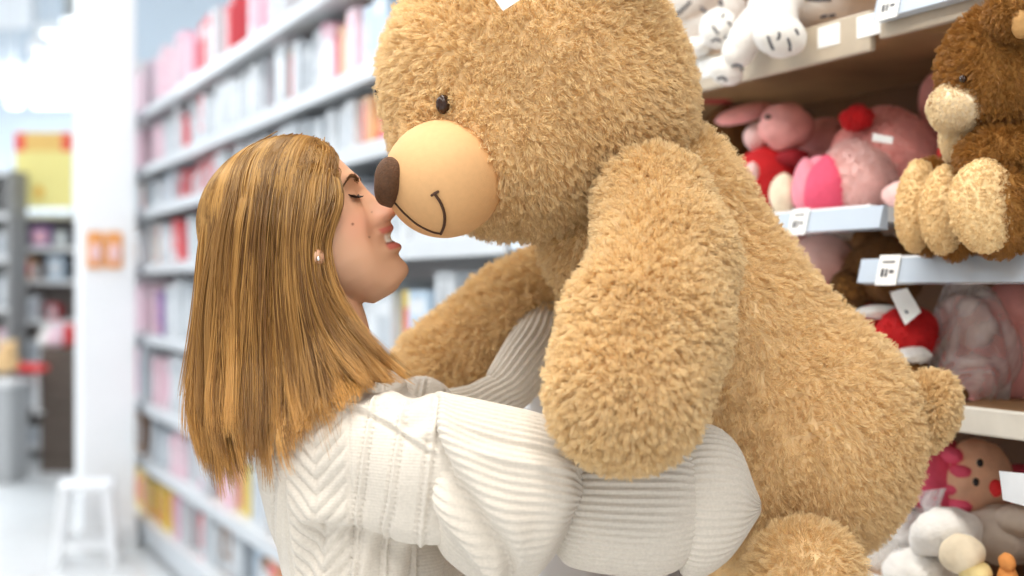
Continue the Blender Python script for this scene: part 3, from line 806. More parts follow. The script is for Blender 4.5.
ub_ = _tb([-.125, -.11, -.095, -.08, -.06, -.03, 0, .03, .06, .085, .10, .11, .1135], [.030, .012, -.008, -.030, -.062, -.090, -.1, -.104, -.096, -.076, -.053, -.03, -.016])
uf_base = _tb([-.125, -.118, -.10, -.08, -.06, -.04, -.01, .012, .03, .06, .085, .10, .109, .113], [.045, .058, .068, .0735, .0765, .0765, .0785, .083, .0835, .0735, .0555, .034, .012, -.012])
sg_ = _tb([-.125, -.10, -.088, -.078, -.064, -.052, -.046, -.038, -.02, .0, .015, .03], [.022, .021, .022, .021, .021, .017, .0155, .0145, .0095, .0085, .03, .05])
def feat(v, w):
    """what the face adds to the plain skull in front"""
    aw = np.abs(w)
    e = np.exp(-(aw / sg_(v)) ** 2.4) * (np.interp(v, PVs, PUs) - uf_base(v))
    g = lambda v0, w0, sv, sw: np.exp(-((v - v0) / sv) ** 2 - ((aw - w0) / sw) ** 2)
    e = e - .0100 * g(.001, .026, .011, .014)             # eye sockets
    e = e + .0075 * g(-.001, .0255, .0075, .0115)          # closed lids over the eyeballs
    e = e + .004 * g(.018, .026, .007, .02)                # brow
    e = e + .0035 * g(-.038, .037, .017, .018)             # cheeks lifted by the smile
    e = e - .0018 * g(-.060, .034, .012, .006)              # smile folds
    e = e + .0055 * g(-.0435, .0125, .0055, .0045)             # wings of the nose
    return e
PWR = 2.35
def face_u(v, w):
    uf, ub, hw = uf_base(v), ub_(v), hw_(v); c = .5 * uf + .5 * ub
    return c + (uf - c) * np.maximum(1 - (np.abs(w) / hw) ** PWR, 0) ** (1 / PWR) + feat(v, w)
nvr, nth = 150, 168
vv = np.concatenate([np.linspace(-.1245, .10, 130), .10 + .0134 * np.sin(np.linspace(0, np.pi / 2, 21)[1:])]); th = np.linspace(0, 2 * np.pi, nth, endpoint=False)
V, T = np.meshgrid(vv, th, indexing='ij')
cs, sn = np.cos(T), np.sin(T)
W = hw_(V) * np.sign(sn) * np.abs(sn) ** (2 / PWR)
cc = .5 * uf_base(V) + .5 * ub_(V)
U = np.where(cs > 0, cc + (uf_base(V) - cc) * np.abs(cs) ** (2 / PWR) + feat(V, W) * smoothstep(0, .35, cs), cc + (ub_(V) - cc) * np.abs(cs) ** (2 / 2.1))
V = np.where(V > .05, .05 + (V - .05) * .8, V)
hv = loc2w(U, V, W).reshape(-1, 3)
m = len(vv)
hf = [(i * nth + j, i * nth + (j + 1) % nth, (i + 1) * nth + (j + 1) % nth, (i + 1) * nth + j) for i in range(m - 1) for j in range(nth)]
hf += [tuple(range(nth))[::-1], tuple(range((m - 1) * nth, m * nth))]

# limbs (her right side is the one next to the camera)
neck = tube([loc2w(-.035, -.02, 0), P(322, 310, MID), P(338, 365, MID), P(346, 430, MID)], [.05, .047, .046, .05], 32, 24)
SH_N, SH_F = P(366, 452, 1.595), P(378, 446, 1.83)
EL_N, WR_N = P(545, 506, 1.545), P(645, 506, 1.587)
EL_F, WR_F = P(500, 396, 1.915), P(560, 318, 1.985)
torso = tube([P(350, 428, MID), P(352, 475, MID), P(366, 560, MID), P(380, 640, MID), P(386, 720, MID), P(388, 790, MID)], [(.10, .05), (.125, .07), (.115, .075), (.11, .075), (.14, .085), (.13, .085)], 40, 40, up=(1, 0, 0.001))
def swap(t): return t
arm_n = tube([SH_N, EL_N, WR_N], [.043, .032, .024], 24, 40)
arm_f = tube([SH_F, P(450, 421, 1.887), EL_F, WR_F], [.035, .022, .018, .016], 24, 40)
def hand(wrist, d, side, palm_n, curl, L=.175):
    """palm, four unequal fingers bent at their knuckles and a thumb from the side of the palm"""
    d = np.asarray(d, float); d /= np.linalg.norm(d); n = np.asarray(palm_n, float); n -= d * (n @ d); n /= np.linalg.norm(n)
    s = np.cross(n, d) * side
    parts = [tube([wrist, wrist + d * .03, wrist + d * .075], [(.026, .017), (.036, .015), (.040, .013)], 20, 14, up=n)]
    for k, (o, ln, r) in enumerate(((.030, .070, .0085), (.010, .079, .009), (-.010, .073, .0086), (-.029, .057, .0075))):
        p = wrist + d * (.082 - .004 * abs(k - 1)) + s * o; a = 0; pts = [p - d * .02, p]
        for seg, kk in ((.46, 1.0), (.30, 1.1), (.24, .8)):
            a += curl * kk; p = p + (d * math.cos(a) + n * math.sin(a)) * ln * seg; pts.append(p)
        parts.append(tube(pts, [r * 1.05, r * 1.05, r, r * .95, r * .8], 12, 20))
    p = wrist + d * .025 + s * .028
    parts.append(tube([p, p + d * .03 + s * .026 + n * .006, p + d * .058 + s * .036 + n * .016, p + d * .08 + s * .036 + n * .026], [.013, .0115, .010, .008], 12, 18))
    return parts
hand_n = hand(WR_N, (1, .16, .03), -1, (0, 1, 0), .75)
hand_f = hand(WR_F, (.9, .25, .45), -1, (.2, -1, 0), .25)
HIP = P(388, 790, MID)
legs = []
for sy in (-1, 1):
    h = HIP + np.array([0, sy * .085, -.02]); fz = np.array([HIP[0] + (.02 if sy < 0 else -.03), MID + sy * .1, .075])
    kn = (h + fz) / 2 + np.array([.015, 0, .02])
    legs.append(tube([h, kn, fz], [.088, .058, .038], 28, 40))
    legs.append(tube([fz + [-.04, 0, -.03], fz + [.05, 0, -.035], fz + [.15, 0, -.045]], [(.036, .035), (.042, .03), (.034, .02)], 20, 16, up=(0, 0, 1)))
ear_parts = []
for sy in (-1, 1):
    a = np.linspace(0, 2 * np.pi, 22)[:-1]
    ring = np.array([loc2w(-.004 + .014 * np.cos(x) - .006 * np.sin(x), -.028 + .027 * np.sin(x), sy * (.073 + .004 * (1 + np.cos(x)) * .3)) for x in np.append(a, a[0])])
    ear_parts.append(tube(ring, .0045, 10))
    ear_parts.append(blob(loc2w(-.003, -.026, sy * .071), (.012, .004, .022), roll=-.5))
    ear_parts.append(blob(loc2w(.0065, -.051, sy * .083), (.0085, .012, .011)))
bv, bf = vf_join((hv, hf), neck, torso, arm_n, arm_f, *hand_n, *hand_f, *legs, *ear_parts)
tmp = bpy.data.objects.new('tmp', new_mesh('tmp', bv, bf)); COL.objects.link(tmp)
bmx = bmesh.new(); bmx.from_mesh(tmp.data); bmesh.ops.triangulate(bmx, faces=[f for f in bmx.faces if len(f.verts) > 4]); bmesh.ops.recalc_face_normals(bmx, faces=bmx.faces); bmx.to_mesh(tmp.data); bmx.free()
rm = tmp.modifiers.new('r', 'REMESH'); rm.mode = 'VOXEL'; rm.voxel_size = 0.0019; rm.use_smooth_shade = True
sm = tmp.modifiers.new('s', 'SMOOTH'); sm.iterations = 2; sm.factor = 0.5
dg = bpy.context.evaluated_depsgraph_get(); body_me = bpy.data.meshes.new_from_object(tmp.evaluated_get(dg))
bpy.data.objects.remove(tmp)
nvx = len(body_me.vertices); co = np.empty(nvx * 3, np.float32); body_me.vertices.foreach_get('co', co); co = co.reshape(-1, 3).astype(float)
u, v, w = w2loc(co)
aw = np.abs(w)
colr = np.tile(np.array([[0.67, 0.385, 0.245]]), (nvx, 1))
def blend(mask, c):
    global colr
    colr = colr * (1 - mask[:, None]) + np.array(c)[None] * mask[:, None]
front = smoothstep(.03, .055, u) * (v > -.13) * (v < .12)
blend(front * .35 * np.exp(-((v + .037) / .022) ** 2 - ((aw - .042) / .022) ** 2), (0.74, 0.27, 0.19))      # cheeks
blend(front * .45 * np.exp(-((v + .04) / .012) ** 2 - (aw / .016) ** 2), (0.78, 0.32, 0.23))                # nose tip
blend(.8 * front * np.exp(-((v + .0462) / .0016) ** 2 - ((aw - .0065) / .0028) ** 2), (0.12, 0.04, 0.03))
vs = v - 5.5 * np.minimum(aw, .028) ** 2
edge = smoothstep(.0225, .018, aw)
up_c = _tb([-.0615, -.0598, -.0545, -.0525], [0, 1, 1, 0])(vs); lo_c = _tb([-.0825, -.0808, -.0745, -.0725], [0, 1, 1, 0])(vs)
blend(front * edge * np.maximum(up_c * .9, lo_c), (0.60, 0.17, 0.14))
te = _tb([-.0725, -.0715, -.0635, -.061], [0, 1, 1, 0])(vs) * smoothstep(.019, .015, aw)
blend(front * te, (0.9, 0.86, 0.8))
blend(front * _tb([-.0745, -.0735, -.0715, -.0705], [0, .8, .8, 0])(vs) * smoothstep(.021, .017, aw), (0.2, 0.03, 0.03))
for (mx_, my_, r_, k_) in ((357.5, 226, .0015, .85), (372.5, 238.5, .0012, .6), (373, 213, .0011, .45)):
    dx_, dy_ = mx_ - 301, 225 - my_; mu, mv_ = (CA * dx_ + SA * dy_) * KP, (-SA * dx_ + CA * dy_) * KP
    blend(k_ * smoothstep(r_ * 1.4, r_ * .6, np.hypot(u - mu, v - mv_)) * (w < -.01), (0.18, 0.07, 0.04))
blend(.9 * smoothstep(.0, .006, v - .050 - .25 * np.maximum(u - .045, 0)) * smoothstep(.070, .064, u), (0.26, 0.135, 0.05))
ca = body_me.color_attributes.new('skin_colour', 'FLOAT_COLOR', 'POINT')
ca.data.foreach_set('color', np.hstack([np.clip(colr, 0, 1), np.ones((nvx, 1))]).astype(np.float32).ravel())
ms = bpy.data.materials.new('skin'); ms.use_nodes = True; N = ms.node_tree.nodes; L = ms.node_tree.links
b = N['Principled BSDF']; at_ = N.new('ShaderNodeAttribute'); at_.attribute_name = 'skin_colour'
L.new(at_.outputs['Color'], b.inputs['Base Color'])
b.inputs['Roughness'].default_value = .42; b.inputs['Specular IOR Level'].default_value = .4
b.inputs['Subsurface Weight'].default_value = .12; b.inputs['Subsurface Radius'].default_value = (1, .35, .2); b.inputs['Subsurface Scale'].default_value = .006
nz = N.new('ShaderNodeTexNoise'); nz.inputs['Scale'].default_value = 900; bp = N.new('ShaderNodeBump'); bp.inputs['Strength'].default_value = .08; bp.inputs['Distance'].default_value = .001
tcn = N.new('ShaderNodeTexCoord'); L.new(tcn.outputs['Object'], nz.inputs['Vector']); L.new(nz.outputs['Fac'], bp.inputs['Height']); L.new(bp.outputs['Normal'], b.inputs['Normal'])
W0 = np.array([HIP[0], MID, 0.0])
body_me.vertices.foreach_set('co', (co - W0).astype(np.float32).ravel()); body_me.materials.clear(); body_me.materials.append(ms)
body_me.polygons.foreach_set('use_smooth', np.ones(len(body_me.polygons), dtype=bool)); body_me.update()
person = bpy.data.objects.new('person', body_me); COL.objects.link(person); person.location = tuple(W0)
tag(person, 'woman with long blonde hair in a cream knit sweater hugging the giant teddy bear', 'person')

# brows, lashes, earring
M_brow = mat('brow_hair', (0.16, 0.08, 0.04), .6, .15, 200)
M_lash = mat('lash', (0.035, 0.018, 0.012), .6, .1)
def on_face(v, w, off=.0008): return loc2w(face_u(np.asarray(v, float), np.asarray(w, float)) + off, v, w)
rs = np.random.default_rng(3)
for sy in (-1, 1):
    st = []
    for i in range(190):
        q = rs.random(); w0 = .011 + .034 * q; v0 = .0105 + .0075 * math.sin(min(q / .62, 1) * 1.5) - max(q - .62, 0) * .022 + rs.normal() * .0012 * (1.2 - q)
        a = on_face(v0, sy * w0, .0004); bq = on_face(v0 + .002 - q * .003, sy * (w0 + .005), .0016)
        st.append([a, (a + bq) / 2 + loc2w(.0006, 0, 0) - HO, bq])
    curves_object('eyebrow', np.array(st) - W0, np.array([.0005, .0004, .0002])[None], fur_mat('brow_strand', (0.15, 0.075, 0.035)), person)
    lid = [on_face(-.0035 - .003 * math.sin(np.pi * q) + .003 * q * q, sy * (.0135 + .0235 * q), .0006) for q in np.linspace(0, 1, 14)]
    obj('eyelashes', tube(lid, [.0006] + [.0011] * 12 + [.0006], 8), M_lash, person, W0)
    st = []
    for q in np.linspace(.1, 1, 34):
        a = on_face(-.0035 - .003 * math.sin(np.pi * q) + .003 * q * q, sy * (.0135 + .0235 * q), .0008)
        dirv = loc2w(.0055, -.0035, sy * .004 * q) - HO
        st.append([a, a + dirv * .55 - [0, 0, .0006], a + dirv])
    curves_object('lash_strands', np.array(st) - W0, np.array([.0004, .0003, .00012])[None], fur_mat('lash_strand', (0.03, 0.015, 0.01)), person)
obj('earring', blob(loc2w(.0085, -.0535, -.0955), (.0028, .0022, .0028), nu=16, nv=10), mat('silver', (0.9, 0.9, 0.92), .15, 0, metal=1.0), person, W0)

zt = lambda py: CAMZ + (288 - py) * KP
xt = lambda px: (px - 512) * KP
TZ = [zt(q) for q in (735, 650, 576, 545, 520, 480, 445, 420, 402, 385, 372)]
TX = [xt(q) for q in (388, 385, 379, 372, 364, 354, 348, 348, 350, 352, 353)]
THX = [q * KP for q in (104, 98, 94, 93, 94, 93, 90, 82, 68, 52, 44)]
THY = (.185, .165, .155, .155, .158, .165, .165, .152, .115, .085, .07)
def sw_core(X, Y, Z):
    z = np.clip(Z, TZ[0], TZ[-1]); cx = np.interp(z, TZ, TX); hx = np.interp(z, TZ, THX); hy = np.interp(z, TZ, THY)
    e = (np.sqrt(((X - cx) / hx) ** 2 + ((Y - MID) / hy) ** 2) - 1) * np.minimum(hx, hy)
    return np.maximum(np.maximum(e, Z - TZ[-1]), TZ[0] - Z)
sh1 = sd_cone(P(358, 436, 1.58), P(432, 466, 1.545), .052, .080, .85)
sh2 = sd_cone(P(372, 436, 1.83), P(420, 412, 1.87), .055, .050, .9)
sw_fn = sd_union([sw_core, sh1, sh2], .035)
# hair: guides as pixel columns for the near side, mirrored for the far side
GU = [0.0, .15, .3, .5, .75, 1.0]
G = np.array([
 [(329, 149), (334, 172), (337, 200), (324, 240), (330, 283), (350, 320), (373, 348), (406, 381)],
 [(324, 144), (321, 172), (318, 210), (310, 250), (315, 295), (332, 342), (352, 374), (370, 398)],
 [(311, 140), (298, 168), (292, 210), (291, 255), (294, 305), (302, 355), (309, 402), (316, 436)],
 [(292, 139), (272, 165), (262, 210), (258, 255), (256, 310), (257, 365), (260, 420), (264, 464)],
 [(274, 141), (246, 163), (233, 210), (227, 255), (224, 310), (225, 365), (227, 415), (236, 464)],
 [(262, 145), (230, 169), (216, 206), (208, 255), (206, 310), (204, 365), (203, 415), (214, 472)]], float)
TT = np.linspace(0, 1, 8)
HWt = np.interp(TT, [0, .14, .28, .45, .7, .85, 1], [.006, .052, .083, .091, .100, .125, .15])
def guide(u, side):
    """hair path at u (0 face, 1 nape), side -1 near / +1 far, 8 points in the world"""
    i = min(int(np.searchsorted(GU, u, side='right') - 1), 4); k = (u - GU[i]) / (GU[i + 1] - GU[i])
    # smooth along u with Catmull-Rom
    g0, g1 = G[max(i - 1, 0)], G[min(i + 2, 5)]
    a, b = G[i], G[i + 1]
    px = a * (1 - k) + b * k
    bulge = np.sqrt(np.maximum(1 - np.clip((u - .35) / .65, 0, 1) ** 2.3, 0)) * (1 - .22 * np.clip((.3 - u) / .3, 0, 1) ** 1.5)
    hw = HWt * bulge
    if u < .3: hw = hw + .006 * (1 - u / .3) * (TT > .5)
    d = MID + side * hw
    # keep the outline: convert at the middle plane, then push sideways
    p = np.stack([(px[:, 0] - 512) / F * MID, d, CAMZ + (288 - px[:, 1]) / F * MID], 1)
    p[:, 0] *= (d / MID) ** .9; p[:, 2] = CAMZ + (p[:, 2] - CAMZ) * (d / MID) ** .9
    return p
def outside(p, k):
    """keep hair points out of the skull"""
    q = np.stack(w2loc(p), -1); c = np.array([-.012, .028, 0]); r = np.array([.094, .0755, .0775]) * k
    e = (q - c) / r; m = np.linalg.norm(e, axis=1, keepdims=True); e = np.where((m < 1) & (q[:, 1:2] > -.03) & (q[:, 0:1] < .064), e / np.maximum(m, .05), e)
    q = c + e * r
    return loc2w(q[:, 0], q[:, 1], q[:, 2])
nu_, nt_ = 72, 60
shell = []
for side, us in ((-1, np.linspace(0.02, 1, nu_)), (1, np.linspace(1, 0.02, nu_)[1:])):
    for u_ in us:
        g = spline(guide(u_, side), nt_)
        shell.append(outside(g, 1.045))
shell = np.array(shell); ns = len(shell)
ctr = np.array([0, 0, 0.])
# a little inwards from the strands
axis = shell.mean(0)
shell = shell + (axis[None] - shell) / (np.linalg.norm(axis[None] - shell, axis=2, keepdims=True) + 1e-6) * .010
tips = rs.normal(size=ns) * .012
shell = outside(shell.reshape(-1, 3), 1.0).reshape(shell.shape)
ii = np.arange(nt_) / (nt_ - 1)
pull = smoothstep(.45, 1, ii)[None, :, None]
shell = shell + (axis[None] - shell) * pull * .45
shell[:, :, 2] += (ii[None] > .7) * (ii[None] - .7) / .3 * (np.abs(tips)[:, None] + .05)
sf = [(i * nt_ + j, i * nt_ + j + 1, (i + 1) * nt_ + j + 1, (i + 1) * nt_ + j) for i in range(ns - 1) for j in range(nt_ - 1)]
def hair_mat(name, c0, c1, tr=0.2):
    m = fur_mat(name, c0, .3, tr); r = [n for n in m.node_tree.nodes if n.type == 'VALTORGB'][0]
    r.color_ramp.elements[0].color = tuple(c0) + (1,); r.color_ramp.elements[1].color = tuple(c1) + (1,)
    g = [n for n in m.node_tree.nodes if n.type == 'BSDF_GLOSSY'][0]; g.inputs['Roughness'].default_value = .32; g.inputs['Color'].default_value = (1, .85, .6, 1)
    ms_ = [n for n in m.node_tree.nodes if n.type == 'MIX_SHADER'][1]; ms_.inputs[0].default_value = .08
    return m
M_hair = hair_mat('hair_strand', (0.17, 0.066, 0.014), (0.68, 0.365, 0.105))
hair = obj('hair', (shell.reshape(-1, 3), sf), mat('hair_base', (0.17, 0.08, 0.025), .6, .25, 60), person, W0)
so = hair.modifiers.new('thick', 'SOLIDIFY'); so.thickness = .01; so.offset = 0
TONES = []
def strands(n, seed, layer, us=None, side_p=.68, k=12, jit=.004, short=(.8, 1.02)):
    rs = np.random.default_rng(seed); out = np.empty((n, k, 3)); 
    nl = max(n // 60, 20); lu = rs.random(nl); ll = rs.uniform(*short, nl); lo_ = rs.normal(size=(nl, 3)) * .009; lw = rs.uniform(-.006, .004, nl)
    which = rs.integers(0, nl, n)
    cache = {}; tone = np.zeros(n); ltone = np.clip(rs.normal(.46, .33, nl), 0, 1)
    for i in range(n):
        q = which[i]; u_ = float(np.clip(lu[q] + rs.normal() * .018, 0, 1)); side = -1 if (q / nl) < side_p else 1
        if us: u_ = us[0] + (us[1] - us[0]) * u_
        ul = lu[q] if not us else us[0] + (us[1] - us[0]) * lu[q]
        for key in ((round(u_ * 150), side), (round(ul * 150), side)):
            if key not in cache: cache[key] = guide(key[0] / 150, side)
        cv_ = (np.linspace(0, 1, 8) ** 1.5)[:, None] * .8
        g = cache[(round(u_ * 150), side)] * (1 - cv_) + cache[(round(ul * 150), side)] * cv_
        t = np.linspace(0, ll[q] * rs.uniform(.96, 1.02), k) * 7; ti = np.minimum(t.astype(int), 6); f = (t - ti)[:, None]
        g2 = np.vstack([2 * g[0] - g[1], g, 2 * g[-1] - g[-2]]); a, b_, c_, d_ = g2[ti], g2[ti + 1], g2[ti + 2], g2[ti + 3]
        p = .5 * (2 * b_ + (c_ - a) * f + (2 * a - 5 * b_ + 4 * c_ - d_) * f ** 2 + (3 * b_ - a - 3 * c_ + d_) * f ** 3)
        tt = (t / 7)[:, None]
        away = p - axis[np.minimum((t / 7 * (nt_ - 1)).astype(int), nt_ - 1)]; away /= np.linalg.norm(away, axis=1)[:, None] + 1e-6
        p = p + away * (lw[q] + layer) * np.minimum(tt * 4, 1) + lo_[q] * tt ** 1.4 + rs.normal(size=3) * jit * (0.25 + .75 * tt) + np.stack([np.sin(t * 1.3 + q * 1.7), np.cos(t * 1.1 + q * 2.3), 0 * t], 1) * .0042 * tt
        out[i] = outside(p, 1.085 + layer * 6)
        tone[i] = ltone[q] + rs.normal() * .12
    TONES.append(tone)
    return out
hs = np.concatenate([strands(15000, 1, .001), strands(6000, 2, .003, (0, .35)), strands(4500, 4, .003, (.78, 1), .6), strands(900, 3, .004, None, .6, jit=.011, short=(.6, 1.06))])
flat = hs.reshape(-1, 3)
for _ in range(3):
    e_ = .004; val = lambda q: sw_fn(q[:, 0], q[:, 1], q[:, 2])
    d0 = val(flat); gr = np.stack([val(flat + np.eye(3)[i] * e_) - d0 for i in range(3)], 1); gr /= np.linalg.norm(gr, axis=1)[:, None] + 1e-9
    flat = flat + gr * np.clip(.012 - d0, 0, .03)[:, None]
hs = flat.reshape(hs.shape)
hso = curves_object('hair_strands', hs - W0, (np.interp(np.linspace(0, 1, 12), [0, .55, 1], [.0006, .0005, .00012]))[None], M_hair, hair)
ta = hso.data.attributes.new('tone', 'FLOAT', 'CURVE'); ta.data.foreach_set('value', np.clip(np.concatenate(TONES), 0, 1).astype(np.float32))
nt = M_hair.node_tree
def root_tint(nt):
    # hair naturally darker at the roots, sun-lightened to the tips
    ramp = [n for n in nt.nodes if n.type == 'VALTORGB'][0]; hi = [n for n in nt.nodes if n.type == 'HAIR_INFO'][0]
    mr_ = nt.nodes.new('ShaderNodeMapRange'); mr_.inputs[3].default_value = .62; mr_.inputs[4].default_value = 1.02
    nt.links.new(hi.outputs['Intercept'], mr_.inputs[0])
    mx = nt.nodes.new('ShaderNodeVectorMath'); mx.operation = 'SCALE'; nt.links.new(ramp.outputs['Color'], mx.inputs[0]); nt.links.new(mr_.outputs[0], mx.inputs['Scale'])
    for n in nt.nodes:
        if n.type in ('BSDF_DIFFUSE', 'BSDF_TRANSLUCENT'): nt.links.new(mx.outputs[0], n.inputs['Color'])
root_tint(nt); an = nt.nodes.new('ShaderNodeAttribute'); an.attribute_name = 'tone'
nt.links.new(an.outputs['Fac'], [n for n in nt.nodes if n.type == 'VALTORGB'][0].inputs['Fac'])

# ------------------------------------------------------------------ her clothes
def knit_mat(name, col):
    m = bpy.data.materials.new(name); m.use_nodes = True; N = m.node_tree.nodes; L = m.node_tree.links
    b = N['Principled BSDF']; b.inputs['Roughness'].default_value = .9; b.inputs['Specular IOR Level'].default_value = .15
    b.inputs['Sheen Weight'].default_value = .25
    tc = N.new('ShaderNodeTexCoord'); nz = N.new('ShaderNodeTexNoise'); nz.inputs['Scale'].default_value = 320; nz.inputs['Detail'].default_value = 2
    r = N.new('ShaderNodeValToRGB'); r.color_ramp.elements[0].position = .3; r.color_ramp.elements[1].position = .75
    r.color_ramp.elements[0].color = tuple(c * .92 for c in col) + (1,); r.color_ramp.elements[1].color = tuple(min(1, c * 1.04) for c in col) + (1,)
    wv = N.new('ShaderNodeTexWave'); wv.inputs['Scale'].default_value = 95; wv.inputs['Distortion'].default_value = 1.5; wv.bands_direction = 'Z'
    ad = N.new('ShaderNodeMath'); ad.operation = 'ADD'
    bp = N.new('ShaderNodeBump'); bp.inputs['Strength'].default_value = .22; bp.inputs['Distance'].default_value = .0008
    L.new(tc.outputs['Object'], nz.inputs['Vector']); L.new(tc.outputs['Object'], wv.inputs['Vector'])
    L.new(nz.outputs['Fac'], r.inputs['Fac']); L.new(r.outputs['Color'], b.inputs['Base Color'])
    L.new(nz.outputs['Fac'], ad.inputs[0]); L.new(wv.outputs['Fac'], ad.inputs[1]); L.new(ad.outputs[0], bp.inputs['Height']); L.new(bp.outputs['Normal'], b.inputs['Normal'])
    return m
M_knit = knit_mat('cream_knit', (0.69, 0.635, 0.56))
v, f = surfnet(sw_fn, [xt(240), 1.40, zt(740)], [xt(495), 2.0, zt(365)], .0020)
v = relax(v, f, 4)
n, _, _ = vnormals(v, f)
K0 = F / 1.54
Xp = 512 + v[:, 0] * K0; Yp = 288 - (v[:, 2] - CAMZ) * K0
Xt = Xp + .12 * (Yp - 470)
Xc = 316 + (Yp - 470) * .05
ax = np.abs(Xp - Xc)
zone = smoothstep(35, 29, ax)
disp = zone * .0042 * (np.abs(np.sin(np.pi * (Yp + 1.05 * ax) / 16)) ** .7 - .45) - .0022 * np.exp(-((ax - 35) / 2.2) ** 2) - .0018 * np.exp(-(ax / 2.0) ** 2)
for x0 in (272, 361, 369, 394, 402, 427, 435, 460):
    disp -= .0036 * np.exp(-((Xt - x0) / 1.9) ** 2) * (.65 + .35 * np.sin(Yp * 2 * np.pi / 5))
for x0 in (365, 398, 431, 280):
    disp += .0028 * np.exp(-((Xt - x0) / 2.6) ** 2)
disp *= smoothstep(.15, .45, np.abs(n[:, 1]))
# blouse fold across the back above the waist, and hanging folds under it
near = smoothstep(.1, -.05, v[:, 1] - MID)
fl = 524 + (Xp - 300) * .11 + 3 * np.sin(Xp * .05)
below = smoothstep(-7, 4, Yp - fl) * smoothstep(285, 320, Xp)
disp += near * (.009 * np.exp(-((Yp - fl + 14) / 16) ** 2) * smoothstep(285, 320, Xp) - .013 * below * np.exp(-np.maximum(Yp - fl, 0) / 60))
disp += near * below * .004 * np.sin((Xp + .35 * Yp) * .16)
# yoke seam from the neck to the top of the sleeve
sx = (Xp - 345) / 85; ys_ = 402 + 38 * sx - 4 * np.sin(np.pi * np.clip(sx, 0, 1))
on = smoothstep(-.15, 0, sx) * smoothstep(1.2, 1.0, sx) * near
disp += on * (.0035 * np.exp(-((Yp - ys_ - 1) / 2.4) ** 2) - .003 * np.exp(-((Yp - ys_ - 6) / 2.2) ** 2))
disp += on * smoothstep(4, -6, Yp - ys_) * .0035 * np.sin((Xp * .62 + Yp) * .21)
disp += .002 * field(v, 31, 14)[:, 0]
v = v + n * disp[:, None]
sweater = obj('sweater', (v, f), M_knit, person, W0)

def sleeve(stations, ribs, amp, n=150, per=8, folds=None, shear=None, seed=1, caps=True, T0=None):
    """ribbed knit tube; stations = (px, py, depth, half height in px, half depth in m)"""
    st = np.array([list(P(a, b, c)) + [hh / F * c, hd] for a, b, c, hh, hd in stations])
    q = spline(st, n); p = q[:, :3]
    nth = ribs * per
    tv, tf = tube(p, np.stack([q[:, 4], q[:, 3]], 1), nth, caps=caps, T0=T0)
    v = np.array(tv); nn, _, _ = vnormals(v, tf)
    ring = np.tile(np.arange(nth), len(v) // nth)
    wave = np.cos(ring * 2 * np.pi / per); rib = amp * (np.sign(wave) * np.abs(wave) ** .8)
    d = rib + .0022 * field(v, seed, 16)[:, 1]
    if folds: d = d + folds(v, nn)
    v = v + nn * d[:, None]
    if shear is not None: v = shear(v)
    return v, tf
KA = F / 1.50
def foldA(v, nn):
    X = 512 + v[:, 0] * KA; Y = 288 - (v[:, 2] - CAMZ) * KA
    c = np.interp(X, [425, 438, 455, 473, 491, 516, 545], [440, 452, 476, 500, 528, 552, 580])
    near = smoothstep(0, -.4, nn[:, 1]); s = (Y - c) * .75
    g = smoothstep(428, 445, X) * smoothstep(585, 520, X)
    d = near * g * (-.013 * np.exp(-((s - 2) / 13) ** 2) + .008 * np.exp(-((s + 26) / 15) ** 2) + .011 * np.exp(-((s - 27) / 13) ** 2))
    d += near * .0045 * np.exp(-((Y - 452 - (X - 500) * .18) / 7) ** 2) * smoothstep(450, 500, X)
    d -= near * .004 * np.exp(-((Y - 438 - (X - 500) * .22) / 6) ** 2) * smoothstep(440, 500, X)
    d -= .006 * np.exp(-((X - 433) / 5) ** 2) * near
    return d
def shearA(v):
    Y = 288 - (v[:, 2] - CAMZ) * KA; X = 512 + v[:, 0] * KA
    v = v.copy(); v[:, 0] -= np.maximum(0, Y - 495) / KA * .42 * smoothstep(480, 560, X); return v
sA = sleeve([(424, 464, 1.535, 52, .045), (436, 467, 1.535, 74, .066), (452, 478, 1.53, 84, .073), (495, 496, 1.525, 93, .078), (540, 501, 1.525, 87, .072), (566, 503, 1.53, 76, .062), (578, 504, 1.545, 54, .035)], 64, .0010, 160, folds=foldA, shear=shearA, seed=41, caps=False, T0=(1, .12, 0))
sB = sleeve([(548, 498, 1.56, 45, .033), (570, 498, 1.56, 66, .047), (615, 500, 1.565, 74, .053), (655, 501, 1.57, 76, .052), (676, 502, 1.575, 70, .043), (684, 502, 1.58, 58, .03)], 58, .0010, 130, seed=42, caps=False)
sC = sleeve([(670, 502, 1.585, 50, .030), (683, 502, 1.585, 74, .045), (705, 503, 1.59, 77, .045), (728, 505, 1.605, 56, .038), (746, 506, 1.615, 22, .024), (752, 506, 1.62, 6, .01)], 58, .0010, 100, seed=43)
obj('sleeve', vf_join(sA, sB, sC), M_knit, sweater, W0)
sF = sleeve([(385, 436, 1.84, 52, .05), (425, 424, 1.875, 33, .038), (470, 412, 1.90, 26, .033), (496, 398, 1.912, 23, .030)], 24, .0016, 80, seed=44)
sG = sleeve([(492, 402, 1.912, 17, .024), (508, 388, 1.92, 25, .034), (526, 360, 1.94, 27, .036), (541, 332, 1.965, 25, .034), (548, 318, 1.975, 20, .028)], 24, .0016, 80, seed=45)
sH = sleeve([(541, 330, 1.965, 19, .027), (552, 312, 1.98, 20, .026), (566, 297, 1.992, 17, .022)], 24, .001, 40, seed=46)
obj('sleeve', vf_join(sF, sG, sH), M_knit, sweater, W0)

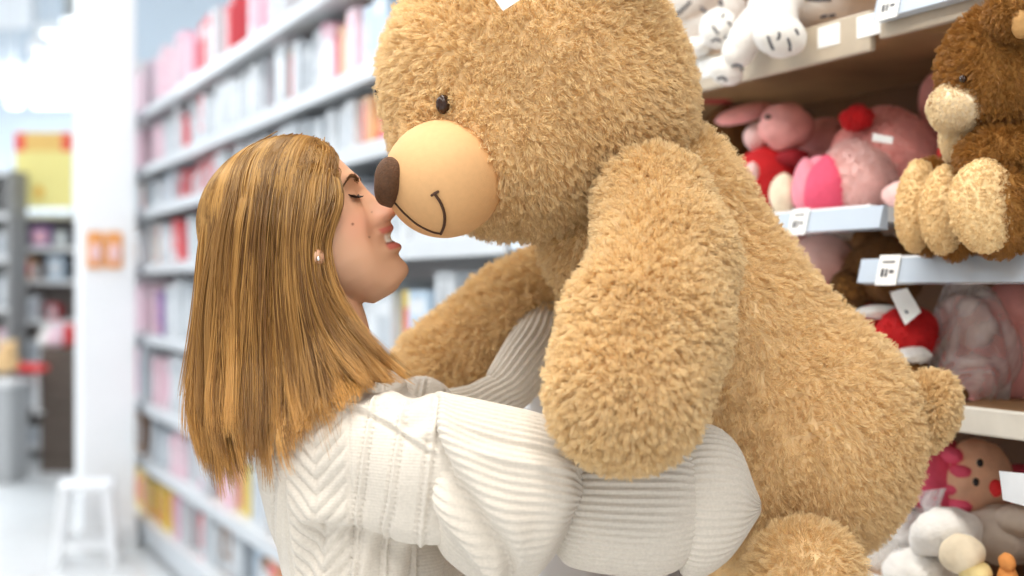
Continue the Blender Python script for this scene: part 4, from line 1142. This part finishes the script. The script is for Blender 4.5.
# jeans and shoes below the frame
M_jean = mat('blue_denim', (0.09, 0.14, 0.25), .85, .15, 60, .2, 400)
cones = [sd_ell(HIP + np.array([0, 0, .03]), (.125, .19, .13))]
for sy in (-1, 1):
    h = HIP + np.array([0, sy * .09, -.02]); fz = np.array([HIP[0] + (.02 if sy < 0 else -.03), MID + sy * .1, .09]); kn = (h + fz) / 2 + np.array([.015, 0, .02])
    cones += [sd_cone(h, kn, .105, .072), sd_cone(kn, fz + [0, 0, .02], .072, .06)]
v, f = surfnet(sd_union(cones, .02), HIP + np.array([-.22, -.26, -HIP[2] + .03]), HIP + np.array([.22, .26, .2]), .008)
obj('trousers', (relax(v, f, 3), f), M_jean, person, W0)
M_shoe = mat('white_shoe', (.8, .8, .78), .5, .04); M_sole = mat('shoe_sole', (.6, .6, .58), .6, .04)
for sy in (-1, 1):
    fz = np.array([HIP[0] + (.02 if sy < 0 else -.03), MID + sy * .1, 0])
    sh = obj('shoe', tube([fz + [-.05, 0, .055], fz + [.03, 0, .06], fz + [.16, 0, .042]], [(.046, .05), (.052, .048), (.045, .032)], 24, 20), M_shoe, person, W0)
    obj('sole', tube([fz + [-.06, 0, .015], fz + [.05, 0, .015], fz + [.17, 0, .015]], [(.05, .015), (.055, .015), (.048, .015)], 24, 16), M_sole, sh, W0)

# ------------------------------------------------------------------ soft toys on the shelves
def TP(px, py, n): return P(px, py, DN(px, n))
def plush(key, col, sheen=.4, bump=.35, bs=160, rough=.85, var=.08): return mat(key, col, rough, var, 40, bump, bs, sheen=sheen)
T_pink = plush('plush_pink', (0.90, 0.42, 0.39)); T_pale = plush('plush_pale_pink', (0.88, 0.58, 0.55)); T_red = plush('plush_red', (0.72, 0.025, 0.03))
T_hot = plush('plush_hot_pink', (0.80, 0.10, 0.19)); T_white = plush('plush_white', (0.90, 0.88, 0.84), bump=.7); T_cream = plush('plush_cream', (0.86, 0.74, 0.55))
T_dbrown = plush('plush_dark_brown', (0.17, 0.075, 0.02)); T_brown = plush('plush_brown', (0.33, 0.155, 0.035)); T_tan = plush('plush_tan', (0.84, 0.62, 0.33), bump=1.0, bs=180)
T_peach = plush('plush_peach', (0.90, 0.55, 0.37)); T_grey = plush('plush_grey_beige', (0.55, 0.47, 0.40)); T_black = mat('toy_black', (0.015, 0.012, 0.012), .4, 0)
T_stripe = mat('stripe_black', (0.04, 0.04, 0.05), .8, .1); T_orange = plush('plush_orange', (0.75, 0.3, 0.08)); T_yellow = plush('plush_pale_yellow', (0.88, 0.72, 0.35))
def bag_mat():
    m = bpy.data.materials.new('clear_bag'); m.use_nodes = True; N = m.node_tree.nodes; L = m.node_tree.links
    b = N['Principled BSDF']; b.inputs['Base Color'].default_value = (.85, .85, .86, 1); b.inputs['Roughness'].default_value = .18; b.inputs['Specular IOR Level'].default_value = .8
    nz = N.new('ShaderNodeTexNoise'); nz.inputs['Scale'].default_value = 18; nz.inputs['Detail'].default_value = 5; nz.inputs['Distortion'].default_value = 1.5
    r = N.new('ShaderNodeMapRange'); r.inputs[1].default_value = .4; r.inputs[2].default_value = .75; r.inputs[3].default_value = .25; r.inputs[4].default_value = .75
    bp = N.new('ShaderNodeBump'); bp.inputs['Strength'].default_value = .8; bp.inputs['Distance'].default_value = .02
    tc = N.new('ShaderNodeTexCoord'); L.new(tc.outputs['Object'], nz.inputs['Vector']); L.new(nz.outputs['Fac'], r.inputs[0]); L.new(r.outputs[0], b.inputs['Alpha'])
    L.new(nz.outputs['Fac'], bp.inputs['Height']); L.new(bp.outputs['Normal'], b.inputs['Normal'])
    return m
M_bag = bag_mat()
def part(root, base, name, px, py, n, rx, ry, rd, material, roll=0, lump=.03, seed=0, pw=2.0, parent=None, pinch=None):
    d = DN(px, n); k = d / F
    vf = blob(P(px, py, d), (rx * k, rd, ry * k), roll=roll, lump=lump, seed=seed + int(px * 7 + py), pw=pw, pinch=pinch, nu=40, nv=24)
    return obj(name, vf, material, parent or root, base), vf
def toy(name, label, cat, px, py, n, parts, group=None):
    base = TP(px, py, n); t = thing(name, label, cat, base, 0, group); made = []
    for p in parts:
        kw = p[8] if len(p) > 8 else {}
        kw = dict(kw)
        if 'under' in kw: kw['parent'] = made[kw.pop('under')]
        o, vf = part(t, base, *p[:8], **kw); made.append(o)
    return t, base, made
def pile(made, names, px_n, col, n, L=.006, base=None):
    for o in made:
        if o.name.split('.')[0] in names:
            me = o.data; v = np.empty(len(me.vertices) * 3, np.float32); me.vertices.foreach_get('co', v)
            fs = [tuple(p.vertices) for p in me.polygons]
            fur((v.reshape(-1, 3).astype(float), fs), n, L, fur_mat('pile_%s' % px_n, col, .1, .3), o, (0, 0, 0), (0, 0, -.5), seed=n + len(o.name), per=8, curl=.0008, messy=.35, r0=.00045, name='pile')
def line_part(root, base, name, pts, r, material, n):
    return obj(name, tube([TP(x, y, n) for x, y in pts], r, 8, 14), material, root, base)

# white tiger with hanging paws
def stripes(root, base, pts_list, nn, r=.0035):
    for pts in pts_list: line_part(root, base, 'stripe', pts, r, T_stripe, nn)
t, b_, md = toy('tiger_toy', 'white plush tiger lying on the upper shelf, two paws hanging over the edge', 'plush toy', 800, -20, 1.45, [
    ('body', 822, 4, 1.44, 72, 30, .08, T_white), ('head', 872, -40, 1.43, 38, 36, .07, T_white)])
obj('leg', tube([TP(800, -8, 1.40), TP(778, 8, 1.325), TP(776, 24, 1.30)], [.035, .033, .036], 20, 20), T_white, t, b_)
o, vf = part(t, b_, 'paw', 780, 36, 1.295, 27, 21, .038, T_white, roll=-.2, lump=.02)
obj('leg', tube([TP(775, 6, 1.40), TP(752, 30, 1.325), TP(738, 52, 1.305)], [.033, .030, .027], 20, 20), T_white, t, b_)
part(t, b_, 'paw', 726, 71, 1.30, 18, 14, .028, T_white, roll=-.35, lump=.02)
stripes(t, b_, [[(768, 36), (770, 43), (773, 49)], [(779, 33), (779.5, 36), (778, 39)], [(788, 39), (790, 45), (790, 50)], [(796, 30), (798, 34)], [(766, 29), (768, 31)]], 1.262, .0022)
stripes(t, b_, [[(733, 66), (736, 65), (741, 66), (742, 70)], [(718, 79), (722, 77), (726, 80)]], 1.268, .0025)
stripes(t, b_, [[(760, 8), (772, 14), (790, 20)], [(772, 4), (776, 5)], [(822, 17), (826, 16)], [(830, 16), (834, 15)], [(770, 3), (776, 3)], [(800, -4), (812, 0), (830, 0)]], 1.37, .0028)
t, b_, md = toy('tiger_toy', 'white plush tiger partly behind the big bear on the upper shelf, one raised paw', 'plush toy', 690, 0, 1.45, [
    ('body', 702, 24, 1.47, 50, 44, .09, T_white), ('head', 682, -2, 1.41, 42, 32, .07, T_white), ('paw', 719, 29, 1.335, 19, 20, .035, T_white), ('paw', 700, 47, 1.345, 16, 10, .03, T_white)])
stripes(t, b_, [[(713, 26), (716, 31), (718, 33)], [(728, 22), (731, 25)], [(724, 14), (722, 17)], [(712, 41), (716, 39), (720, 41)], [(725, 38), (728, 36), (731, 39)]], 1.298, .0024)
stripes(t, b_, [[(663, 3), (668, 14), (672, 20)], [(690, 2), (682, 10), (674, 16)], [(720, 1), (722, 5)], [(701, 8), (706, 12)]], 1.345, .003)
t, b_, md = toy('plush_toy', 'small red plush behind the tigers at the top edge of the bear head', 'plush toy', 652, -2, 1.55, [('body', 652, 0, 1.6, 16, 22, .05, T_red), ('head', 652, -32, 1.6, 13, 14, .045, T_red), ('ear', 660, -46, 1.6, 5, 6, .015, T_red)])
# price labels along the cream shelf edge
for px in (706, 829, 869):
    q = s_px(px); hw = .028
    c = [S(q + hw, LIP - .001, 1.859), S(q - hw, LIP - .001, 1.859), S(q - hw, LIP - .001, 1.826), S(q + hw, LIP - .001, 1.826)]
    o = plate(c, .0015, 'price_label', M_paper, None, c[0]); tag(o, {706: 'white price label on the cream shelf edge under the tiger paws', 829: 'white price label on the cream shelf edge below the lying tiger', 869: 'white price label on the cream shelf edge next to the price strip'}[px], 'price label')

# pink toys of the middle bay
t, b_, md = toy('plush_toy', 'pink plush with a long snout, black eye and red coat beside the big bear', 'plush toy', 775, 210, 1.5, [
    ('head', 786, 127, 1.47, 27, 24, .06, T_pink), ('snout', 744, 114, 1.47, 30, 9, .035, T_pink, {'roll': .25}), ('cheek', 757, 137, 1.46, 13, 14, .03, T_pale),
    ('coat', 766, 178, 1.47, 34, 30, .07, T_red), ('collar', 792, 158, 1.48, 16, 9, .05, plush('plush_deep_red', (.4, .02, .03))), ('trim', 752, 172, 1.40, 7, 10, .02, T_pale)])
obj('eye', blob(TP(768, 117, 1.408), (.0055, .0045, .0045)), T_black, t, b_)
t, b_, md = toy('plush_toy', 'dark plush in a flat deep red hat behind the pink snout', 'plush toy', 722, 150, 1.62, [('hat', 716, 98, 1.6, 24, 5, .05, MATS['plush_deep_red']), ('body', 728, 150, 1.64, 26, 45, .06, T_dbrown)])
t, b_, md = toy('plush_toy', 'large pale pink plush with a red pompom next to the brown bear feet', 'plush toy', 880, 205, 1.52, [
    ('body', 886, 158, 1.53, 50, 50, .10, T_pink, {'roll': -.35}), ('belly', 862, 176, 1.47, 38, 37, .075, T_pale), ('pompom', 857, 118, 1.44, 12, 9, .028, T_red, {'lump': .12}), ('foot', 905, 195, 1.45, 22, 14, .05, T_pale)])
pile(md, ('body',), 'pink', (0.92, 0.47, 0.43), 9000); pile(md, ('belly',), 'pale_pink', (0.92, 0.66, 0.63), 9000); pile(md, ('pompom',), 'red', (0.72, .03, .035), 2500, .008)
plate([TP(873, 133, 1.425), TP(893, 137, 1.43), TP(892, 144, 1.43), TP(872, 141, 1.425)], .001, 'cloth_tag', M_paper, t, b_)
t, b_, md = toy('plush_toy', 'small cream plush wearing a red and pink pointed hood, at the shelf front', 'plush toy', 815, 210, 1.42, [
    ('hood', 826, 186, 1.415, 23, 30, .05, T_hot, {'pinch': -.35}), ('hood_side', 806, 186, 1.405, 14, 28, .045, plush('plush_rose', (.84, .3, .38)), {'pinch': -.2}), ('face', 784, 194, 1.41, 14, 21, .04, T_cream), ('tip', 818, 165, 1.415, 10, 9, .03, plush('plush_rose', (.84, .3, .38)))])
t, b_, md = toy('plush_toy', 'pink plush half hidden between the snouted toy and the pompom toy', 'plush toy', 822, 170, 1.62, [('body', 826, 152, 1.62, 30, 34, .07, T_pink), ('head', 822, 140, 1.6, 26, 18, .06, T_pink)])
t, b_, md = toy('plush_toy', 'pink plush with a red ball behind the face of the brown bear', 'plush toy', 940, 150, 1.62, [('head', 942, 100, 1.62, 22, 30, .06, T_pink), ('body', 950, 160, 1.64, 28, 40, .07, T_pink), ('ball', 946, 152, 1.52, 8, 9, .02, T_red), ('eye', 935, 112, 1.56, 2.2, 2.5, .005, T_black)])

# brown bear with tan feet
M_bfur = fur_mat('brown_fur', (0.36, 0.165, 0.035), .25, .25); M_tfur = fur_mat('cream_fur', (0.88, 0.74, 0.50), .12, .25)
bb0 = TP(975, 255, 1.35)
bt = thing('teddy_bear', 'brown teddy bear with cream muzzle and tan soles sitting on the shelf', 'teddy bear', bb0)
def fpart(name, px, py, n, rx, ry, rd, cnt, fm, sm_, L=.011, roll=0, comb=(0, 0, -.8), keep=None, **kw):
    o, vf = part(bt, bb0, name, px, py, n, rx, ry, rd, sm_, roll=roll, **kw)
    fur(vf, cnt, L, fm, o, bb0, comb, seed=int(px), per=7, curl=.0008, messy=.25, keep=keep, r0=.0004)
    return o, vf
fpart('head', 990, 74, 1.33, 46, 64, .075, 16000, M_bfur, T_brown)
fpart('body', 1018, 190, 1.40, 58, 64, .09, 14000, M_bfur, T_brown)
fpart('chin', 962, 138, 1.32, 17, 28, .045, 5000, M_tfur, T_cream, L=.006)
fpart('muzzle', 957, 108, 1.285, 27, 24, .045, 6000, M_tfur, T_cream, L=.005)
part(bt, bb0, 'nose', 937, 104, 1.262, 8, 12, .018, T_brown, roll=.2)
part(bt, bb0, 'eye', 963, 79, 1.262, 3.6, 4, .006, M_eye)
o, _ = fpart('ear', 1014, 14, 1.30, 26, 25, .03, 5000, M_bfur, T_brown, L=.009)
part(bt, bb0, 'inner_ear', 1021, 24, 1.288, 10, 15, .013, plush('plush_ear', (.45, .25, .09)), parent=o)
fpart('arm', 1000, 154, 1.32, 42, 26, .05, 9000, M_bfur, T_brown, roll=.2)
def sole(px, py, n, rx, ry, roll, nback):
    o, _ = fpart('leg', px + 13, py + 1, n + .035, rx + 1, ry + 1, .05, 7000, M_bfur, T_brown, L=.009, roll=roll)
    so_, vf = part(bt, bb0, 'sole', px, py, n, rx, ry, .026, T_tan, roll=roll, parent=o, lump=.015)
    fur(vf, 7000, .0032, fur_mat('tan_fur', (0.88, 0.68, 0.38), .1, .25), so_, bb0, (0, 0, -.3), combw=.1, seed=int(px) + 3, per=12, curl=.0003, messy=.25, clump=.7, r0=.0004)
sole(917, 206, 1.29, 20, 46, -.08, 0); sole(944, 210, 1.28, 23, 44, -.05, 0); sole(984, 206, 1.27, 34, 47, .05, 0)

# bear in a red coat on the shelf below
t, b_, md = toy('teddy_bear', 'dark brown teddy bear in a red coat with white cuffs under the price strip', 'teddy bear', 885, 385, 1.5, [
    ('head', 884, 272, 1.47, 36, 34, .07, T_dbrown), ('ear', 868, 240, 1.5, 16, 14, .03, T_dbrown), ('paw', 850, 290, 1.42, 18, 17, .035, T_brown), ('muzzle', 897, 288, 1.41, 18, 13, .03, T_brown),
    ('coat', 882, 340, 1.47, 42, 38, .075, T_red), ('collar', 880, 312, 1.43, 24, 7, .05, T_white), ('sleeve', 906, 336, 1.42, 31, 28, .045, T_red, {'roll': .15}), ('cuff', 911, 357, 1.405, 20, 11, .042, T_white, {'roll': .1}),
    ('hand', 909, 368, 1.40, 15, 9, .035, T_brown), ('hem', 880, 372, 1.45, 40, 9, .07, T_white), ('leg', 945, 388, 1.42, 24, 9, .035, T_dbrown, {'roll': -.35}), ('leg', 868, 388, 1.42, 20, 13, .04, T_dbrown)])
pile(md, ('coat', 'sleeve'), 'red', (0.72, .03, .035), 6000, .004); pile(md, ('paw', 'head', 'muzzle', 'hand'), 'dark', (0.22, .10, .03), 4000, .006)
c = [TP(889, 292, 1.385), TP(907, 288, 1.385), TP(921, 312, 1.38), TP(905, 325, 1.38)]
lab = plate(c, .0008, 'paper_tag', M_paper, t, b_)
c = np.array(c)
for (a, bq) in ((.35, .5), (.6, .3), (.55, .62)):
    p0 = c[0] + (c[1] - c[0]) * bq + (c[3] - c[0]) * a; e1_ = (c[1] - c[0]) * .16; e2_ = (c[3] - c[0]) * .10
    off = np.array([0, -.0015, 0]); plate([p0 + off, p0 + e1_ + off, p0 + e1_ + e2_ + off, p0 + e2_ + off], .0004, 'ink_mark', M_ink, lab, b_)
t, b_, md = toy('plush_toy', 'pink plush under the middle price strip, left of the bear in red', 'plush toy', 815, 300, 1.5, [('body', 812, 285, 1.52, 42, 45, .08, T_pink), ('head', 822, 258, 1.47, 30, 24, .06, T_pale), ('ear', 795, 246, 1.46, 16, 14, .03, T_pink)])
t, b_, md = toy('plush_toy', 'pink plush inside a crumpled clear plastic bag beside the bear in red', 'plush toy', 970, 405, 1.52, [('body', 972, 372, 1.53, 30, 36, .07, T_pink), ('head', 966, 322, 1.52, 26, 26, .06, T_pale), ('foot', 962, 398, 1.47, 18, 12, .04, T_pink)])
vf = blob(TP(968, 350, 1.5), (.062, .10, .105), lump=.10, seed=8, nu=72, nv=48); obj('plastic_bag', vf, M_bag, t, b_)
t, b_, md = toy('plush_toy', 'deep pink plush at the right border behind the bagged toy', 'plush toy', 1020, 400, 1.6, [('body', 1024, 355, 1.6, 40, 60, .08, T_pink), ('head', 1012, 310, 1.58, 30, 28, .06, T_pink)])

# low shelf: doll and white plush
t, b_, md = toy('doll_toy', 'doll with a pink crown hat lying on its side on the low shelf', 'doll', 960, 520, 1.52, [
    ('head', 977, 480, 1.52, 34, 40, .07, T_peach), ('hat', 936, 478, 1.50, 34, 42, .075, T_hot, {'roll': .15}), ('nose', 996, 488, 1.455, 6, 9, .015, T_red), ('body', 1020, 500, 1.58, 30, 36, .06, T_hot)])
for (x, y) in ((953, 455), (962, 470), (954, 487), (962, 503)):
    part(t, b_, 'hat_point', x - 3, y, 1.485, 11, 9, .045, T_hot, parent=md[1])
for (x, y) in ((980, 463), (976, 482)): obj('eye', blob(TP(x, y, 1.443), (.0045, .005, .006)), T_black, t, b_)
t, b_, md = toy('plush_toy', 'white plush in a shiny clear bag right below the big bear tail', 'plush toy', 890, 575, 1.45, [('body', 888, 560, 1.46, 44, 46, .08, T_white), ('head', 895, 530, 1.46, 28, 24, .06, T_white)])
vf = blob(TP(893, 545, 1.45), (.085, .10, .09), lump=.10, seed=5, nu=72, nv=48); obj('plastic_bag', vf, M_bag, t, b_)
c = TP(925, 512, 1.42)
m = MB(); m.add(np.array([TP(915, 492, 1.43), TP(946, 488, 1.42), TP(932, 530, 1.41), TP(946, 488, 1.425), TP(915, 492, 1.435), TP(932, 530, 1.415)]), [(0, 1, 2), (3, 4, 5), (0, 4, 3, 1), (1, 3, 5, 2), (2, 5, 4, 0)])
m.build('bag_corner', M_bag, t, b_)
t, b_, md = toy('plush_toy', 'white lamb plush with cream yellow snout at the bottom edge', 'plush toy', 950, 575, 1.40, [
    ('body', 925, 572, 1.42, 42, 26, .07, T_white), ('head', 948, 532, 1.41, 34, 26, .05, T_white, {'lump': .06}), ('snout', 962, 554, 1.365, 22, 20, .035, T_cream), ('chin', 975, 572, 1.375, 16, 12, .035, T_yellow), ('ear', 922, 540, 1.40, 12, 18, .03, T_white)])
t, b_, md = toy('plush_toy', 'grey beige plush lying behind the white lamb by the right border', 'plush toy', 1005, 545, 1.5, [('body', 1003, 535, 1.5, 40, 30, .07, T_grey, {'lump': .06}), ('head', 1018, 520, 1.48, 20, 16, .05, T_grey)])
t, b_, md = toy('plush_toy', 'small orange plush in the bottom right corner beside the lamb', 'plush toy', 1006, 575, 1.38, [('body', 1008, 582, 1.39, 10, 18, .025, T_orange), ('head', 1007, 562, 1.385, 7, 9, .02, T_orange)])
# clear price holder under the white edged shelf
b_ = TP(1014, 470, 1.33)
t = thing('price_holder', 'clear plastic price holder hanging at the right border above the grey plush', 'price holder', b_)
plate([TP(999, 471, 1.335), TP(1030, 474, 1.32), TP(1031, 508, 1.32), TP(1003, 500, 1.335)], .003, 'card', mat('price_card', (.82, .85, .88), .15, .03, 20, coat=.6), t, b_)
obj('arm', tube([TP(1029, 476, 1.325), TP(1029, 455, 1.335), TP(1029, 434, LIP - .003)], .002, 8, 12), M_metal, t, b_)
